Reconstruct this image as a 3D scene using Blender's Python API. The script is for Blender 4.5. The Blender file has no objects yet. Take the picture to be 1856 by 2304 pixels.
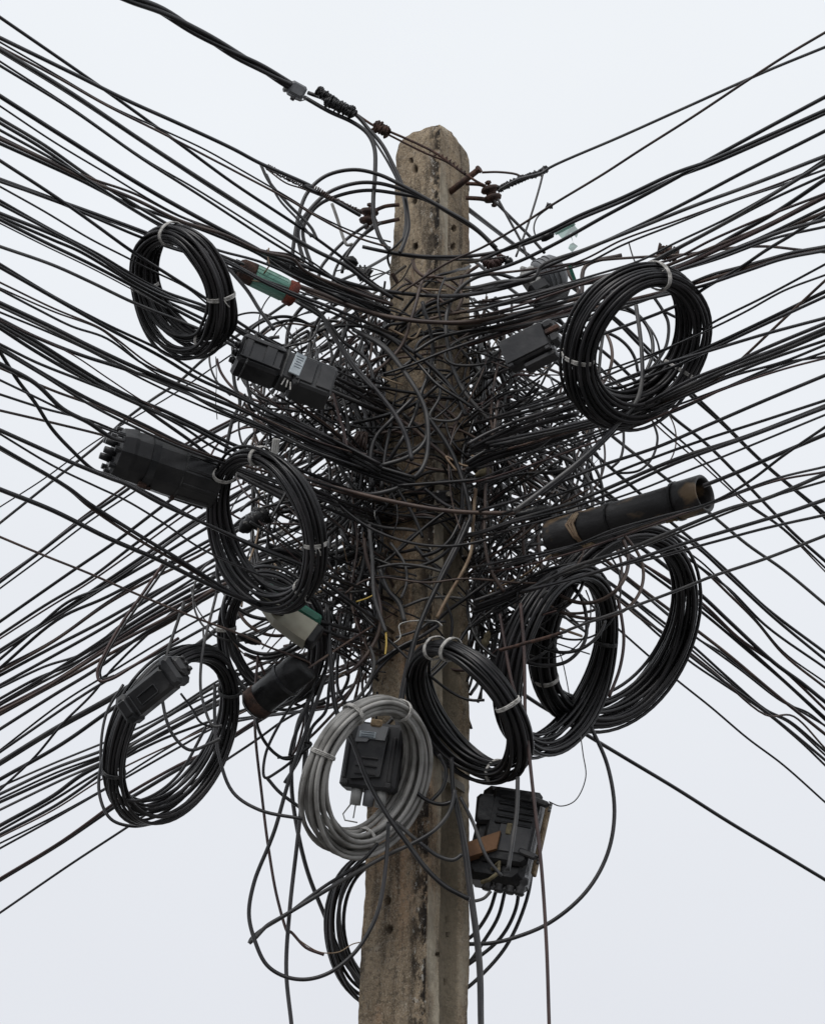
import bpy, math, random
import numpy as np
from mathutils import Vector, Matrix, noise
R = math.radians
rnd = random.Random(11)
sc = bpy.context.scene
col = sc.collection

# ---------------------------------------------------------------- camera, sky, sun, exposure
PITCH = R(28); CAM = Vector((0, -7, 1.6)); FPX = 5872.0          # focal length in photo pixels
cd = bpy.data.cameras.new('camera'); cam = bpy.data.objects.new('camera', cd); col.objects.link(cam)
cam.location = CAM; cam.rotation_euler = (R(90) + PITCH, 0, 0)
cd.sensor_fit = 'VERTICAL'; cd.sensor_height = 24; cd.lens = 24 * FPX / 2304
cd.clip_start = 0.05; cd.clip_end = 2000
sc.camera = cam
w = bpy.data.worlds.new('World'); sc.world = w; w.use_nodes = True
nt = w.node_tree; nt.nodes.clear(); N = nt.nodes.new; L = nt.links.new
out = N('ShaderNodeOutputWorld'); bg = N('ShaderNodeBackground'); L(bg.outputs[0], out.inputs[0])
sky = N('ShaderNodeTexSky'); sky.sky_type = 'NISHITA'; sky.sun_disc = False
sky.sun_elevation = R(48); sky.sun_rotation = R(200); sky.dust_density = 3
bg.inputs[1].default_value = 0.10
tc = N('ShaderNodeTexCoord'); sp = N('ShaderNodeSeparateXYZ'); L(tc.outputs['Generated'], sp.inputs[0])
cr = N('ShaderNodeValToRGB'); L(sp.outputs[2], cr.inputs[0])     # overcast cloud deck, a little greyer low down
cr.color_ramp.elements[0].position = 0.0; cr.color_ramp.elements[0].color = (0.728, 0.747, 0.788, 1)
cr.color_ramp.elements[1].position = 0.62; cr.color_ramp.elements[1].color = (0.885, 0.917, 0.955, 1)
e = cr.color_ramp.elements.new(0.30); e.color = (0.790, 0.812, 0.862, 1)
nz = N('ShaderNodeTexNoise'); nz.inputs['Scale'].default_value = 5; nz.inputs['Detail'].default_value = 4
L(tc.outputs['Generated'], nz.inputs[0])
mr = N('ShaderNodeMapRange'); L(nz.outputs[0], mr.inputs[0]); mr.inputs[3].default_value = 9.62; mr.inputs[4].default_value = 10.32
vm = N('ShaderNodeVectorMath'); vm.operation = 'SCALE'; L(cr.outputs[0], vm.inputs[0]); L(mr.outputs[0], vm.inputs['Scale'])
mx = N('ShaderNodeMix'); mx.data_type = 'RGBA'; mx.inputs[0].default_value = 0.98
L(sky.outputs[0], mx.inputs[6]); L(vm.outputs[0], mx.inputs[7]); L(mx.outputs[2], bg.inputs[0])
sl = bpy.data.lights.new('sun', 'SUN'); sl.energy = 1.4; sl.angle = R(25); sl.color = (1, .97, .93)
so = bpy.data.objects.new('sun', sl); col.objects.link(so)
so.rotation_euler = (R(42), 0, R(-20))
sc.view_settings.view_transform = 'Standard'; sc.view_settings.look = 'None'
sc.view_settings.exposure = 0; sc.view_settings.gamma = 1; sc.view_settings.use_curve_mapping = False

CX = Vector((1, 0, 0)); CY = Vector((0, -math.sin(PITCH), math.cos(PITCH))); CZ = Vector((0, -math.cos(PITCH), -math.sin(PITCH)))
CB = Matrix((CX, CY, CZ)).transposed()

def at(px, py, Y):
    """the place at distance Y behind the pole's axis that is seen at a spot of the photograph"""
    d = CX * ((px - 928) / FPX) + CY * ((1152 - py) / FPX) - CZ
    return CAM + d * ((Y - CAM.y) / d.y)
def mpp(p): return (p - CAM).dot(-CZ) / FPX        # metres to a photo pixel at a point

# ---------------------------------------------------------------- materials
def mat(name, c, rough=.5, c2=None, scale=30, bump=0, bscale=200, spec=.5, metal=0, stretch=None, fac=(.4, .6), rnd_amt=0):
    m = bpy.data.materials.new(name); m.use_nodes = True; t = m.node_tree; b = t.nodes['Principled BSDF']
    b.inputs['Roughness'].default_value = rough; b.inputs['Metallic'].default_value = metal
    b.inputs['Specular IOR Level'].default_value = spec
    tcn = t.nodes.new('ShaderNodeTexCoord'); mp = t.nodes.new('ShaderNodeMapping'); t.links.new(tcn.outputs['Object'], mp.inputs[0])
    if stretch: mp.inputs['Scale'].default_value = stretch
    n = t.nodes.new('ShaderNodeTexNoise'); n.inputs['Scale'].default_value = scale; n.inputs['Detail'].default_value = 5
    t.links.new(mp.outputs[0], n.inputs[0])
    r = t.nodes.new('ShaderNodeValToRGB'); t.links.new(n.outputs[0], r.inputs[0])
    r.color_ramp.elements[0].position = fac[0]; r.color_ramp.elements[1].position = fac[1]
    r.color_ramp.elements[0].color = (*c, 1); r.color_ramp.elements[1].color = (*(c2 or c), 1)
    src = r.outputs[0]
    if rnd_amt:
        oi = t.nodes.new('ShaderNodeObjectInfo'); q = t.nodes.new('ShaderNodeMapRange'); t.links.new(oi.outputs['Random'], q.inputs[0])
        q.inputs[3].default_value = 1 - rnd_amt; q.inputs[4].default_value = 1 + rnd_amt
        v = t.nodes.new('ShaderNodeVectorMath'); v.operation = 'SCALE'; t.links.new(src, v.inputs[0]); t.links.new(q.outputs[0], v.inputs['Scale'])
        src = v.outputs[0]
    t.links.new(src, b.inputs['Base Color'])
    rr = t.nodes.new('ShaderNodeMapRange'); t.links.new(n.outputs[0], rr.inputs[0])
    rr.inputs[3].default_value = max(rough - .12, .05); rr.inputs[4].default_value = min(rough + .15, 1)
    t.links.new(rr.outputs[0], b.inputs['Roughness'])
    if bump:
        n2 = t.nodes.new('ShaderNodeTexNoise'); n2.inputs['Scale'].default_value = bscale; n2.inputs['Detail'].default_value = 6
        t.links.new(mp.outputs[0], n2.inputs[0])
        bp = t.nodes.new('ShaderNodeBump'); bp.inputs['Strength'].default_value = bump; bp.inputs['Distance'].default_value = .003
        t.links.new(n2.outputs[0], bp.inputs['Height']); t.links.new(bp.outputs[0], b.inputs['Normal'])
    return m
M = {
 'k': mat('black_sheath', (.011, .011, .0125), .33, (.032, .030, .032), 9, spec=.42, rnd_amt=.45),
 'g': mat('faded_sheath', (.035, .035, .038), .42, (.085, .082, .080), 10, rnd_amt=.25),
 'b': mat('brown_sheath', (.045, .028, .026), .5, (.105, .070, .055), 10, rnd_amt=.25),
 'r': mat('reddish_sheath', (.032, .016, .016), .5, (.068, .038, .034), 10, rnd_amt=.2),
 't': mat('tan_wire', (.20, .13, .08), .6, (.32, .24, .16), 25, .2, 300),
 'w': mat('white_wire', (.50, .50, .48), .6, (.32, .31, .29), 40),
 'y': mat('yellow_wire', (.60, .42, .10), .6),
 'G': mat('grey_sheath', (.21, .203, .19), .6, (.42, .41, .39), 12, fac=(.38, .56), rnd_amt=.15),
 'tie': mat('cloth_tie', (.32, .31, .29), .85, (.66, .64, .61), 60, .8, 400),
 'ktie': mat('black_tie', (.03, .03, .032), .6, (.08, .08, .08), 60, .5, 400),
 'rust': mat('rusty_iron', (.040, .024, .020), .85, (.10, .054, .040), 45, .9, 220),
 'redrust': mat('red_band', (.26, .06, .035), .8, (.13, .035, .025), 40, .8, 220),
 'box': mat('black_plastic', (.016, .016, .018), .32, (.045, .044, .045), 11, .35, 45),
 'box2': mat('dusty_plastic', (.020, .021, .024), .45, (.052, .052, .054), 10, .35, 50, spec=.4, stretch=(1, 1, .3)),
 'pipe': mat('weathered_pipe', (.018, .017, .018), .42, (.17, .115, .065), 8, .5, 60, fac=(.54, .63), stretch=(1, 1.6, 1.6)),
 'tape': mat('black_tape', (.010, .010, .011), .30, (.024, .024, .025), 25, .6, 60, spec=.28),
 'green': mat('green_plastic', (.20, .44, .35), .55, (.34, .55, .46), 14, .5, 60, stretch=(.3, 3, 3)),
 'dgreen': mat('dark_green_plastic', (.015, .10, .065), .5, (.02, .15, .10), 14),
 'cream': mat('cream_plastic', (.42, .41, .33), .6, (.28, .26, .20), 9),
 'grey': mat('grey_plastic', (.12, .125, .135), .5, (.20, .205, .215), 12, .2, 100),
 'lgrey': mat('pale_plastic', (.42, .42, .41), .55, (.28, .28, .27), 14),
 'steel': mat('galvanised', (.30, .30, .30), .5, (.18, .18, .18), 30, .4, 200, metal=.6),
 'label': mat('paper_label', (.42, .47, .50), .6, (.25, .29, .32), 30),
 'ink': mat('label_ink', (.10, .12, .15), .7),
 'wood': mat('weathered_wood', (.30, .22, .13), .8, (.17, .12, .07), 12, .5, 80, stretch=(5, 5, .4)),
 'orange': mat('brown_panel', (.20, .10, .045), .7, (.11, .055, .028), 10, .3, 100),
 'rag': mat('faded_rag', (.12, .10, .06), .9, (.24, .20, .12), 40, .8, 200),
 'dark': mat('hollow_shade', (.006, .006, .007), .9),  # near-black for hollows, their shade put into the colour
 'strap': mat('pole_strap', (.12, .105, .085), .7, (.20, .18, .15), 20, .5, 150),
 'ground': mat('asphalt', (.075, .075, .073), .9, (.11, .105, .10), 3, .5, 60),
}
def glassy():
    m = bpy.data.materials.new('green_film'); m.use_nodes = True; b = m.node_tree.nodes['Principled BSDF']
    b.inputs['Base Color'].default_value = (.22, .46, .38, 1); b.inputs['Roughness'].default_value = .35
    b.inputs['Alpha'].default_value = .72
    return m
M['film'] = glassy()
def concrete():
    m = bpy.data.materials.new('old_concrete'); m.use_nodes = True; t = m.node_tree; b = t.nodes['Principled BSDF']
    n_ = t.nodes.new; l = t.links.new
    tcn = n_('ShaderNodeTexCoord')
    def nzn(scale, st=(1, 1, 1), det=8, ro=.6):
        mp = n_('ShaderNodeMapping'); mp.inputs['Scale'].default_value = st; l(tcn.outputs['Object'], mp.inputs[0])
        n = n_('ShaderNodeTexNoise'); n.inputs['Scale'].default_value = scale; n.inputs['Detail'].default_value = det
        n.inputs['Roughness'].default_value = ro; l(mp.outputs[0], n.inputs[0]); return n.outputs[0]
    def ramp(s, a, bb, ca=(0, 0, 0), cb=(1, 1, 1)):
        r = n_('ShaderNodeValToRGB'); l(s, r.inputs[0]); r.color_ramp.elements[0].position = a; r.color_ramp.elements[1].position = bb
        r.color_ramp.elements[0].color = (*ca, 1); r.color_ramp.elements[1].color = (*cb, 1); return r.outputs[0]
    def mixc(f, a, c, mode='MIX'):
        x = n_('ShaderNodeMix'); x.data_type = 'RGBA'; x.blend_type = mode; l(f, x.inputs[0]); l(a, x.inputs[6])
        if isinstance(c, tuple): x.inputs[7].default_value = (*c, 1)
        else: l(c, x.inputs[7])
        return x.outputs[2]
    def mul(a, bb):
        x = n_('ShaderNodeMath'); x.operation = 'MULTIPLY'; l(a, x.inputs[0])
        if isinstance(bb, float): x.inputs[1].default_value = bb
        else: l(bb, x.inputs[1])
        return x.outputs[0]
    base = ramp(nzn(5, (1, 1, .5)), .32, .68, (.225, .168, .110), (.47, .375, .265))
    base = mixc(ramp(nzn(3.2, (1.4, 1.4, .35)), .52, .66), base, (.50, .315, .19))          # iron-brown bloom
    base = mixc(mul(ramp(nzn(9, (3, 3, .35), 6), .50, .64), .8), base, (.085, .067, .050))     # streaks of grime
    base = mixc(mul(ramp(nzn(38, (1, 1, .7), 6), .58, .68), .30), base, (.56, .52, .45))
    base = mixc(mul(ramp(nzn(230, (1, 1, .8), 3), .52, .66), .5), base, (.62, .55, .44))
    base = mixc(mul(ramp(nzn(170, (1, 1, .8), 4), .54, .64), .45), base, (.10, .08, .06))       # lime and lichen freckles
    base = mixc(mul(ramp(nzn(70), .52, .62), .45), base, (.060, .050, .042))
    aw = n_('ShaderNodeAttribute'); aw.attribute_name = 'web'
    base = mixc(mul(aw.outputs['Fac'], .75), base, (.225, .195, .145))                        # smooth formed web of the pole
    as_ = n_('ShaderNodeAttribute'); as_.attribute_name = 'strip'
    base = mixc(mul(as_.outputs['Fac'], ramp(nzn(8, (1, 1, .4), 6), .46, .62)), base, (.52, .46, .36))
    at_ = n_('ShaderNodeAttribute'); at_.attribute_name = 'edge'
    eg = mul(at_.outputs['Fac'], ramp(nzn(26, (1, 1, .5), 8, .75), .43, .51))
    base = mixc(eg, base, (.018, .015, .014))                                                 # black moss on the arris
    eg2 = mul(at_.outputs['Fac'], ramp(nzn(60, (1, 1, .6), 8, .75), .57, .62))
    base = mixc(eg2, base, (.50, .48, .44))
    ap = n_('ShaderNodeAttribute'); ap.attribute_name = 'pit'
    base = mixc(ap.outputs['Fac'], base, (.02, .016, .013))  # shade inside the sunken holes painted into the colour
    l(base, b.inputs['Base Color']); b.inputs['Roughness'].default_value = .92; b.inputs['Specular IOR Level'].default_value = .2
    bp = n_('ShaderNodeBump'); bp.inputs['Strength'].default_value = .9; bp.inputs['Distance'].default_value = .006
    l(nzn(110, det=10, ro=.7), bp.inputs['Height'])
    bp2 = n_('ShaderNodeBump'); bp2.inputs['Strength'].default_value = .9; bp2.inputs['Distance'].default_value = .02
    l(nzn(18, (1, 1, .6), det=8, ro=.7), bp2.inputs['Height']); l(bp.outputs[0], bp2.inputs['Normal']); l(bp2.outputs[0], b.inputs['Normal'])
    return m
M['conc'] = concrete()

# ---------------------------------------------------------------- object helpers
def tag(o, label=None, cat=None, group=None, kind=None):
    if label: o['label'] = label
    if cat: o['category'] = cat
    if group: o['group'] = group
    if kind: o['kind'] = kind
    return o
class MB:
    def __init__(s): s.v = []; s.f = []; s.n = 0; s.ch = []
    def add(s, v, f):
        v = [tuple(p) for p in v]; s.ch.append((v, [tuple(q) for q in f])); s.v += v; s.f += [tuple(i + s.n for i in q) for q in f]; s.n += len(v)
    def box(s, c, size, rot=None, bev=.0, taper=1.0):
        """box with chamfered edges"""
        hx, hy, hz = [q / 2 for q in size]; bv = min(bev, hx * .9, hy * .9, hz * .9)
        P = []
        if bv <= 0:
            P = [(x * hx, y * hy, z * hz) for x in (-1, 1) for y in (-1, 1) for z in (-1, 1)]
            F = [(0, 1, 3, 2), (4, 6, 7, 5), (0, 4, 5, 1), (2, 3, 7, 6), (0, 2, 6, 4), (1, 5, 7, 3)]
        else:
            def oc(a, b_): return [(-a, -b_ + bv), (-a + bv, -b_), (a - bv, -b_), (a, -b_ + bv), (a, b_ - bv), (a - bv, b_), (-a + bv, b_), (-a, b_ - bv)]
            for z, k in ((-hz, bv), (-hz + bv, 0), (hz - bv, 0), (hz, bv)):
                sx = (hx - k) / hx; sy = (hy - k) / hy
                P += [(x * sx, y * sy, z) for x, y in oc(hx, hy)]
            F = []
            for k in range(3):
                for i in range(8): a = k * 8 + i; b_ = k * 8 + (i + 1) % 8; F.append((a, b_, b_ + 8, a + 8))
            F.append(tuple(range(7, -1, -1))); F.append(tuple(range(24, 32)))
        if taper != 1: P = [(x * (1 + (taper - 1) * (y / hy + 1) / 2), y, z) for x, y, z in P]
        m = Matrix.Rotation(0, 3, 'X') if rot is None else rot
        s.add([m @ Vector(p) + Vector(c) for p in P], F); return s
    def cyl(s, p0, p1, r0, r1=None, n=16, cap=True):
        r1 = r0 if r1 is None else r1; p0 = Vector(p0); p1 = Vector(p1); q = (p1 - p0).to_track_quat('Z', 'Y')
        V = []
        for p, r in ((p0, r0), (p1, r1)):
            V += [p + q @ Vector((r * math.cos(2 * math.pi * i / n), r * math.sin(2 * math.pi * i / n), 0)) for i in range(n)]
        F = [(i, (i + 1) % n, n + (i + 1) % n, n + i) for i in range(n)]
        if cap: F += [tuple(range(n - 1, -1, -1)), tuple(range(n, 2 * n))]
        s.add(V, F); return s
    def lathe(s, prof, n=20, axis='X', seg=None, sq=0):
        """profile of (along, radius); sq squares the section off"""
        V = []
        for a, r in prof:
            for i in range(n):
                th = 2 * math.pi * (i + .5) / n; k = 1
                if sq: k = 1 / (abs(math.cos(th)) ** sq + abs(math.sin(th)) ** sq) ** (1 / sq)
                V.append((a, r * k * math.cos(th), r * k * math.sin(th)) if axis == 'X' else (r * k * math.cos(th), a, r * k * math.sin(th)))
        F = [(k * n + i, k * n + (i + 1) % n, (k + 1) * n + (i + 1) % n, (k + 1) * n + i) for k in range(len(prof) - 1) for i in range(n)]
        s.add(V, F); return s
    def prism(s, poly, z0, z1):
        n = len(poly); s.add([(x, y, z0) for x, y in poly] + [(x, y, z1) for x, y in poly],
            [(i, (i + 1) % n, n + (i + 1) % n, n + i) for i in range(n)] + [tuple(range(n - 1, -1, -1)), tuple(range(n, 2 * n))]); return s
    def tube(s, pts, r, sides=6, ref=None, closed=False):
        v, f = tube(pts, r, sides, ref, closed); s.add(v.tolist(), f); return s
    def build(s, name, m, parent=None, smooth=False, sub=False):
        me = bpy.data.meshes.new(name); me.from_pydata(s.v, [], s.f); me.materials.append(M[m] if isinstance(m, str) else m)
        if smooth: me.shade_smooth()
        me.validate(); o = bpy.data.objects.new(name, me); col.objects.link(o); o.parent = parent; return o
ZREF = np.array([0.03, -math.cos(PITCH), -math.sin(PITCH)])
def tube(pts, r, sides=6, ref=None, closed=False):
    p = np.array([tuple(q) for q in pts], float)
    if closed: t = np.roll(p, -1, 0) - np.roll(p, 1, 0)
    else: t = np.gradient(p, axis=0)
    t /= np.linalg.norm(t, axis=1)[:, None] + 1e-12
    ref = ZREF if ref is None else np.array(ref, float)
    u = np.cross(t, ref); u /= np.linalg.norm(u, axis=1)[:, None] + 1e-9; v = np.cross(t, u)
    n = len(p); r = np.broadcast_to(np.asarray(r, float), (n,))
    a = np.arange(sides) * 2 * math.pi / sides
    V = p[:, None, :] + r[:, None, None] * (u[:, None, :] * np.cos(a)[None, :, None] + v[:, None, :] * np.sin(a)[None, :, None])
    V = V.reshape(-1, 3); F = []
    m = n if closed else n - 1
    for k in range(m):
        k2 = (k + 1) % n
        for i in range(sides):
            j = (i + 1) % sides; F.append((k * sides + i, k * sides + j, k2 * sides + j, k2 * sides + i))
    if not closed: F.append(tuple(range(sides - 1, -1, -1))); F.append(tuple((n - 1) * sides + i for i in range(sides)))
    return V, F
def smooth_path(P, step=None, closed=False, per=8):
    """centripetal-ish Catmull-Rom through points (numpy n x d)"""
    P = np.array([tuple(q) for q in P], float)
    if len(P) < 3: return np.linspace(P[0], P[1], per * 2)
    if closed: Q = np.vstack([P[-1], P, P[0], P[1]]); m = len(P)
    else: Q = np.vstack([2 * P[0] - P[1], P, 2 * P[-1] - P[-2]]); m = len(P) - 1
    out = []
    for i in range(m):
        a, b_, c, d = Q[i:i + 4]
        t1 = max(np.linalg.norm(b_ - a) ** .5, 1e-6); t2 = t1 + max(np.linalg.norm(c - b_) ** .5, 1e-6); t3 = t2 + max(np.linalg.norm(d - c) ** .5, 1e-6)
        for k in range(per):
            t = t1 + (t2 - t1) * k / per
            A1 = a * (t1 - t) / t1 + b_ * t / t1; A2 = b_ * (t2 - t) / (t2 - t1) + c * (t - t1) / (t2 - t1); A3 = c * (t3 - t) / (t3 - t2) + d * (t - t2) / (t3 - t2)
            B1 = A1 * (t2 - t) / t2 + A2 * t / t2; B2 = A2 * (t3 - t) / (t3 - t1) + A3 * (t - t1) / (t3 - t1)
            out.append(B1 * (t2 - t) / (t2 - t1) + B2 * (t - t1) / (t2 - t1))
    if not closed: out.append(P[-1])
    return np.array(out)

# ---------------------------------------------------------------- ground

gm = MB(); gm.add([(-500, -500, 0), (500, -500, 0), (500, 500, 0), (-500, 500, 0)], [(0, 1, 2, 3)])
tag(gm.build('ground', 'ground'), 'grey asphalt ground far below the pole', kind='structure')

# ---------------------------------------------------------------- the pole
PA = R(33)
def edges(py):
    t = (py - 560) / (2304 - 560); return 880 + (803 - 880) * t, 1058 + 2 * t
def pole_axis(z):
    """centre x and overall seen width at height z"""
    a = PITCH; h = z - CAM.z; dep = 7 * math.cos(a) + h * math.sin(a); up = -7 * math.sin(a) + h * math.cos(a)
    py = 1152 - FPX * up / dep; l, r_ = edges(py); k = dep / FPX
    return ((l + r_) / 2 - 928) * k, (r_ - l) * k, py
ZTOP = at(975, 292, 0).z
def section(rec):
    """unit section: corner points of the I shape, counter-clockwise, with arris chamfers; edge weight per point"""
    w_, d_ = .715 / 2, .734 / 2; c = .012; q = .32 * w_ * rec; y1 = .46 * d_; y2 = .30 * d_
    P = [(-w_ + .02, -d_, .15), (w_ - .20, -d_, 0), (w_ - .14, -d_, .7), (w_ - c, -d_, 1), (w_, -d_ + c, .3), (w_, -y1, 0), (w_ - q, -y1 + .01 * rec, 0), (w_ - q, y2, 0), (w_ - q * .2, y2 + .1, 0), (w_, d_ - .03, .3), (w_ - .03, d_, .2),
         (-w_ + .03, d_, .1), (-w_, d_ - .03, .1), (-w_, y1, 0), (-w_ + q, y1 - .1 * rec, 0), (-w_ + q, -y1 + .1 * rec, 0), (-w_, -y1, 0), (-w_, -d_ + .02, .3)]
    return P
COUNT = [34, 6, 12, 2, 10, 3, 12, 4, 6, 2, 8, 2, 3, 3, 6, 3, 3, 2]
holes = [(933, 380), (931, 452), (933, 553), (1021, 515), (1019, 555), (872, 2028), (876, 2091), (1004, 2071), (1008, 2101), (925, 362), (985, 2146), (1000, 2210)]
hr = [5, 4.5, 5, 4.5, 4.5, 6, 6, 4, 2.5, 3.5, 3, 2.5]
HP = []
for (hx, hy) in holes:
    ax, W, _ = pole_axis(at(hx, hy, -.1).z)
    HP.append((hx, hy))
def build_pole():
    zs = [0.0, 1.0, 2.0]; z = 3.0
    while z < ZTOP - .135: zs.append(z); z += .0075 if z > 3.3 else .05
    zd = z; nd = 46
    rows = [(zz, 1.0) for zz in zs]
    for i in range(nd + 1):
        t = i / nd; u_ = math.sin(t * math.pi / 2); rows.append((zd + (ZTOP - zd) * u_, float(np.interp(u_, [0, .18, .39, .58, .70, .81, .90, .96, 1], [1, .985, .94, .82, .67, .52, .36, .22, .1]))))
    V = []; E = []; Pt = []; WB = []; ST = []; nC = sum(COUNT)
    ca, sa = math.cos(-PA), math.sin(-PA)
    for zz, s in rows:
        ax, W, py = pole_axis(zz)
        rec = min(max((py - 1000) / 160, 0), 1); S = section(rec)
        dome = 1 - s
        for k in range(len(S)):
            x0, y0, e0 = S[k]; x1, y1, e1 = S[(k + 1) % len(S)]
            for i in range(COUNT[k]):
                t = i / COUNT[k]; x = (x0 + (x1 - x0) * t); y = (y0 + (y1 - y0) * t); ew = e0 + (e1 - e0) * t
                x *= W * s; y *= W * s
                if dome > 0:
                    l0 = math.hypot(x, y); kk = min(1, dome * 1.25); f_ = (l0 + (.47 * W * s - l0) * kk) / (l0 + 1e-9); x *= f_; y *= f_
                X = x * ca - y * sa + ax + dome * .008; Y = x * sa + y * ca
                nn = Vector((X * 1, Y * 1, zz))
                ln = math.hypot(X - ax, Y) + 1e-6; dx, dy = (X - ax) / ln, Y / ln
                f = noise.noise(nn * 7) * .0045 + noise.noise(nn * 22) * .0028 + noise.noise(nn * 60) * .0016
                f += ew * (noise.noise(nn * 30 + Vector((3, 0, 0))) * .005 - .0015)
                f += noise.noise(Vector((X * 16, Y * 16, zz * 4.5))) * .0065
                if ew > .9: f -= max(0, noise.noise(Vector((X * 20, 7, zz * 24)))) * .012
                if dome > .0: f += (noise.noise(nn * 16) * .007 + noise.noise(nn * 45) * .004) * min(dome * 4, 1)
                pit = 0
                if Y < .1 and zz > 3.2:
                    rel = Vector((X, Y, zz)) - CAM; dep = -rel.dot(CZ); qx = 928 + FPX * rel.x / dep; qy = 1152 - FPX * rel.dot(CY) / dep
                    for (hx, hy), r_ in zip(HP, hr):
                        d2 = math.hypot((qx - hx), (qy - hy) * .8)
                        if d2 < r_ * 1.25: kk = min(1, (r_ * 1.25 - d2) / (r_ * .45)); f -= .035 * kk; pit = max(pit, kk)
                V.append((X + dx * f, Y + dy * f, zz + (f * .6 if dome > .2 else 0))); E.append(ew if dome < .6 else .2); Pt.append(pit); WB.append(rec if k in (6, 7) else 0); ST.append(1.0 if k == 4 else (.5 if k in (5, 8) else 0))
    nr = len(rows); F = []
    for k in range(nr - 1):
        for i in range(nC): j = (i + 1) % nC; F.append((k * nC + i, k * nC + j, (k + 1) * nC + j, (k + 1) * nC + i))
    F.append(tuple((nr - 1) * nC + i for i in range(nC)))
    me = bpy.data.meshes.new('shaft'); me.from_pydata(V, [], F); me.materials.append(M['conc']); me.shade_smooth(); me.set_sharp_from_angle(angle=R(55))
    a = me.attributes.new('edge', 'FLOAT', 'POINT'); a.data.foreach_set('value', E)
    a = me.attributes.new('web', 'FLOAT', 'POINT'); a.data.foreach_set('value', WB)
    a = me.attributes.new('strip', 'FLOAT', 'POINT'); a.data.foreach_set('value', ST)
    a = me.attributes.new('pit', 'FLOAT', 'POINT'); a.data.foreach_set('value', Pt)
    return me
root = bpy.data.objects.new('utility_pole', None); col.objects.link(root)
tag(root, 'weathered brown concrete utility pole with a crumbled rounded top', 'utility pole')
o = bpy.data.objects.new('shaft', build_pole()); col.objects.link(o); o.parent = root
# painted-on-nothing: real steel strap round the pole and the iron through bolt
def pole_ring(py, rad_add=.004, rise=0, a0=0, a1=360, n=60, wob=0, seed=0):
    """points around the pole at a photo height"""
    z0 = at(960, py, -.15).z; out = []
    for i in range(n + 1):
        th = R(a0 + (a1 - a0) * i / n); z = z0 + rise * i / n
        ax, W, _ = pole_axis(z); w_, d_ = .715 / 2 * W, .734 / 2 * W
        c, s = math.cos(th), math.sin(th); k = 1 / ((abs(c) / w_) ** 5 + (abs(s) / d_) ** 5) ** .2
        k += rad_add + (wob * (noise.noise(Vector((th * 1.3, seed, 0))) + .4) if wob else 0)
        x, y = k * c, k * s
        zz = z + (wob * .8 * noise.noise(Vector((th * 1.7, seed + 9, 4))) if wob else 0)
        out.append((x * math.cos(-PA) - y * math.sin(-PA) + ax, x * math.sin(-PA) + y * math.cos(-PA), zz))
    return out
m = MB()
ra = pole_ring(1728, .003, 0, -150, 100); 
for a_, b_ in zip(ra[:-1], ra[1:]):
    pass
up = [(x, y, z + .012) for x, y, z in ra]; dn = [(x, y, z - .012) for x, y, z in ra]
ax_, _, _ = pole_axis(ra[0][2])
inn = lambda P_: [((x - ax_) * .97 + ax_, y * .97, z) for x, y, z in P_]
nn_ = len(ra); m.add(up + dn + inn(up) + inn(dn), [(i, i + 1, nn_ + i + 1, nn_ + i) for i in range(nn_ - 1)] + [(2 * nn_ + i, 2 * nn_ + i + 1, i + 1, i) for i in range(nn_ - 1)] + [(nn_ + i, nn_ + i + 1, 3 * nn_ + i + 1, 3 * nn_ + i) for i in range(nn_ - 1)])
m.build('strap', 'strap', root)

# ---------------------------------------------------------------- cables traced in the photograph
CROP = {'A': (0, 0), 'B': (600, 150), 'C': (1156, 0), 'D': (0, 500), 'E': (600, 600), 'F': (1156, 550), 'G': (0, 1000), 'H': (600, 1100),
        'I': (1156, 1100), 'J': (0, 1500), 'K': (600, 1600), 'L': (1156, 1600)}
def parse(s):
    c = None; out = []
    for tkn in s.split():
        if tkn in CROP: c = CROP[tkn]; continue
        if tkn == 'S': c = None; continue
        x, y = map(float, tkn.split(','))
        out.append((c[0] + x / 2.48, c[1] + y / 2.48) if c else (x, y))
    return out
def depth(cls, px, y0):
    if cls == 'N': return -(.17 + 1.25 * abs(px - 928) * .00125) + y0
    if cls == 'F': return (.17 + 1.35 * abs(px - 928) * .00125) + y0
    return float(cls) + y0
EDGE = []
def reach(P, cls):
    """carry a span's inner end on into the bunch at the pole"""
    e_ = P[-1] if abs(P[-1][0] - 928) < abs(P[0][0] - 928) else P[0]; last = e_ is P[-1]
    p_ = P[-2] if last else P[1]
    x, y = e_; tx = rnd.uniform(895, 925) if x < 928 else rnd.uniform(1015, 1040)
    if (x < 928 and x > 815) or (x >= 928 and x < 1120): return P
    k = (y - p_[1]) / (x - p_[0] + 1e-6); k *= .8 if cls == 'N' else .75; ty = y + k * (tx - x)
    if cls == 'N': ty = min(ty, y + 190)
    mid = (x + (tx - x) * .5, y + (ty - y) * .5 + rnd.uniform(-4, 10))
    return P + [mid, (tx, ty, .02)] if last else [(tx, ty, .02), mid] + P
def span(path, r, m, cls, group, dup=.3):
    if m == 'k' and rnd.random() < .2: m = rnd.choice('ggb')
    stop = path.startswith('!'); path = path.lstrip('!')
    P = parse(path)
    if not stop: P = reach(P, cls)
    cable(P, r, m, cls, group=group)
    if rnd.random() < dup and not stop:
        o_ = rnd.choice((-1, 1)) * rnd.uniform(6, 9)
        Q = [(x, y + o_ * (1 + .7 * math.sin(i * 1.3 + r)), *z_) for i, (x, y, *z_) in enumerate(P)]
        cable(Q, r * rnd.uniform(.65, 1), rnd.choice('kkkkgbr'), cls, group=group)
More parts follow.
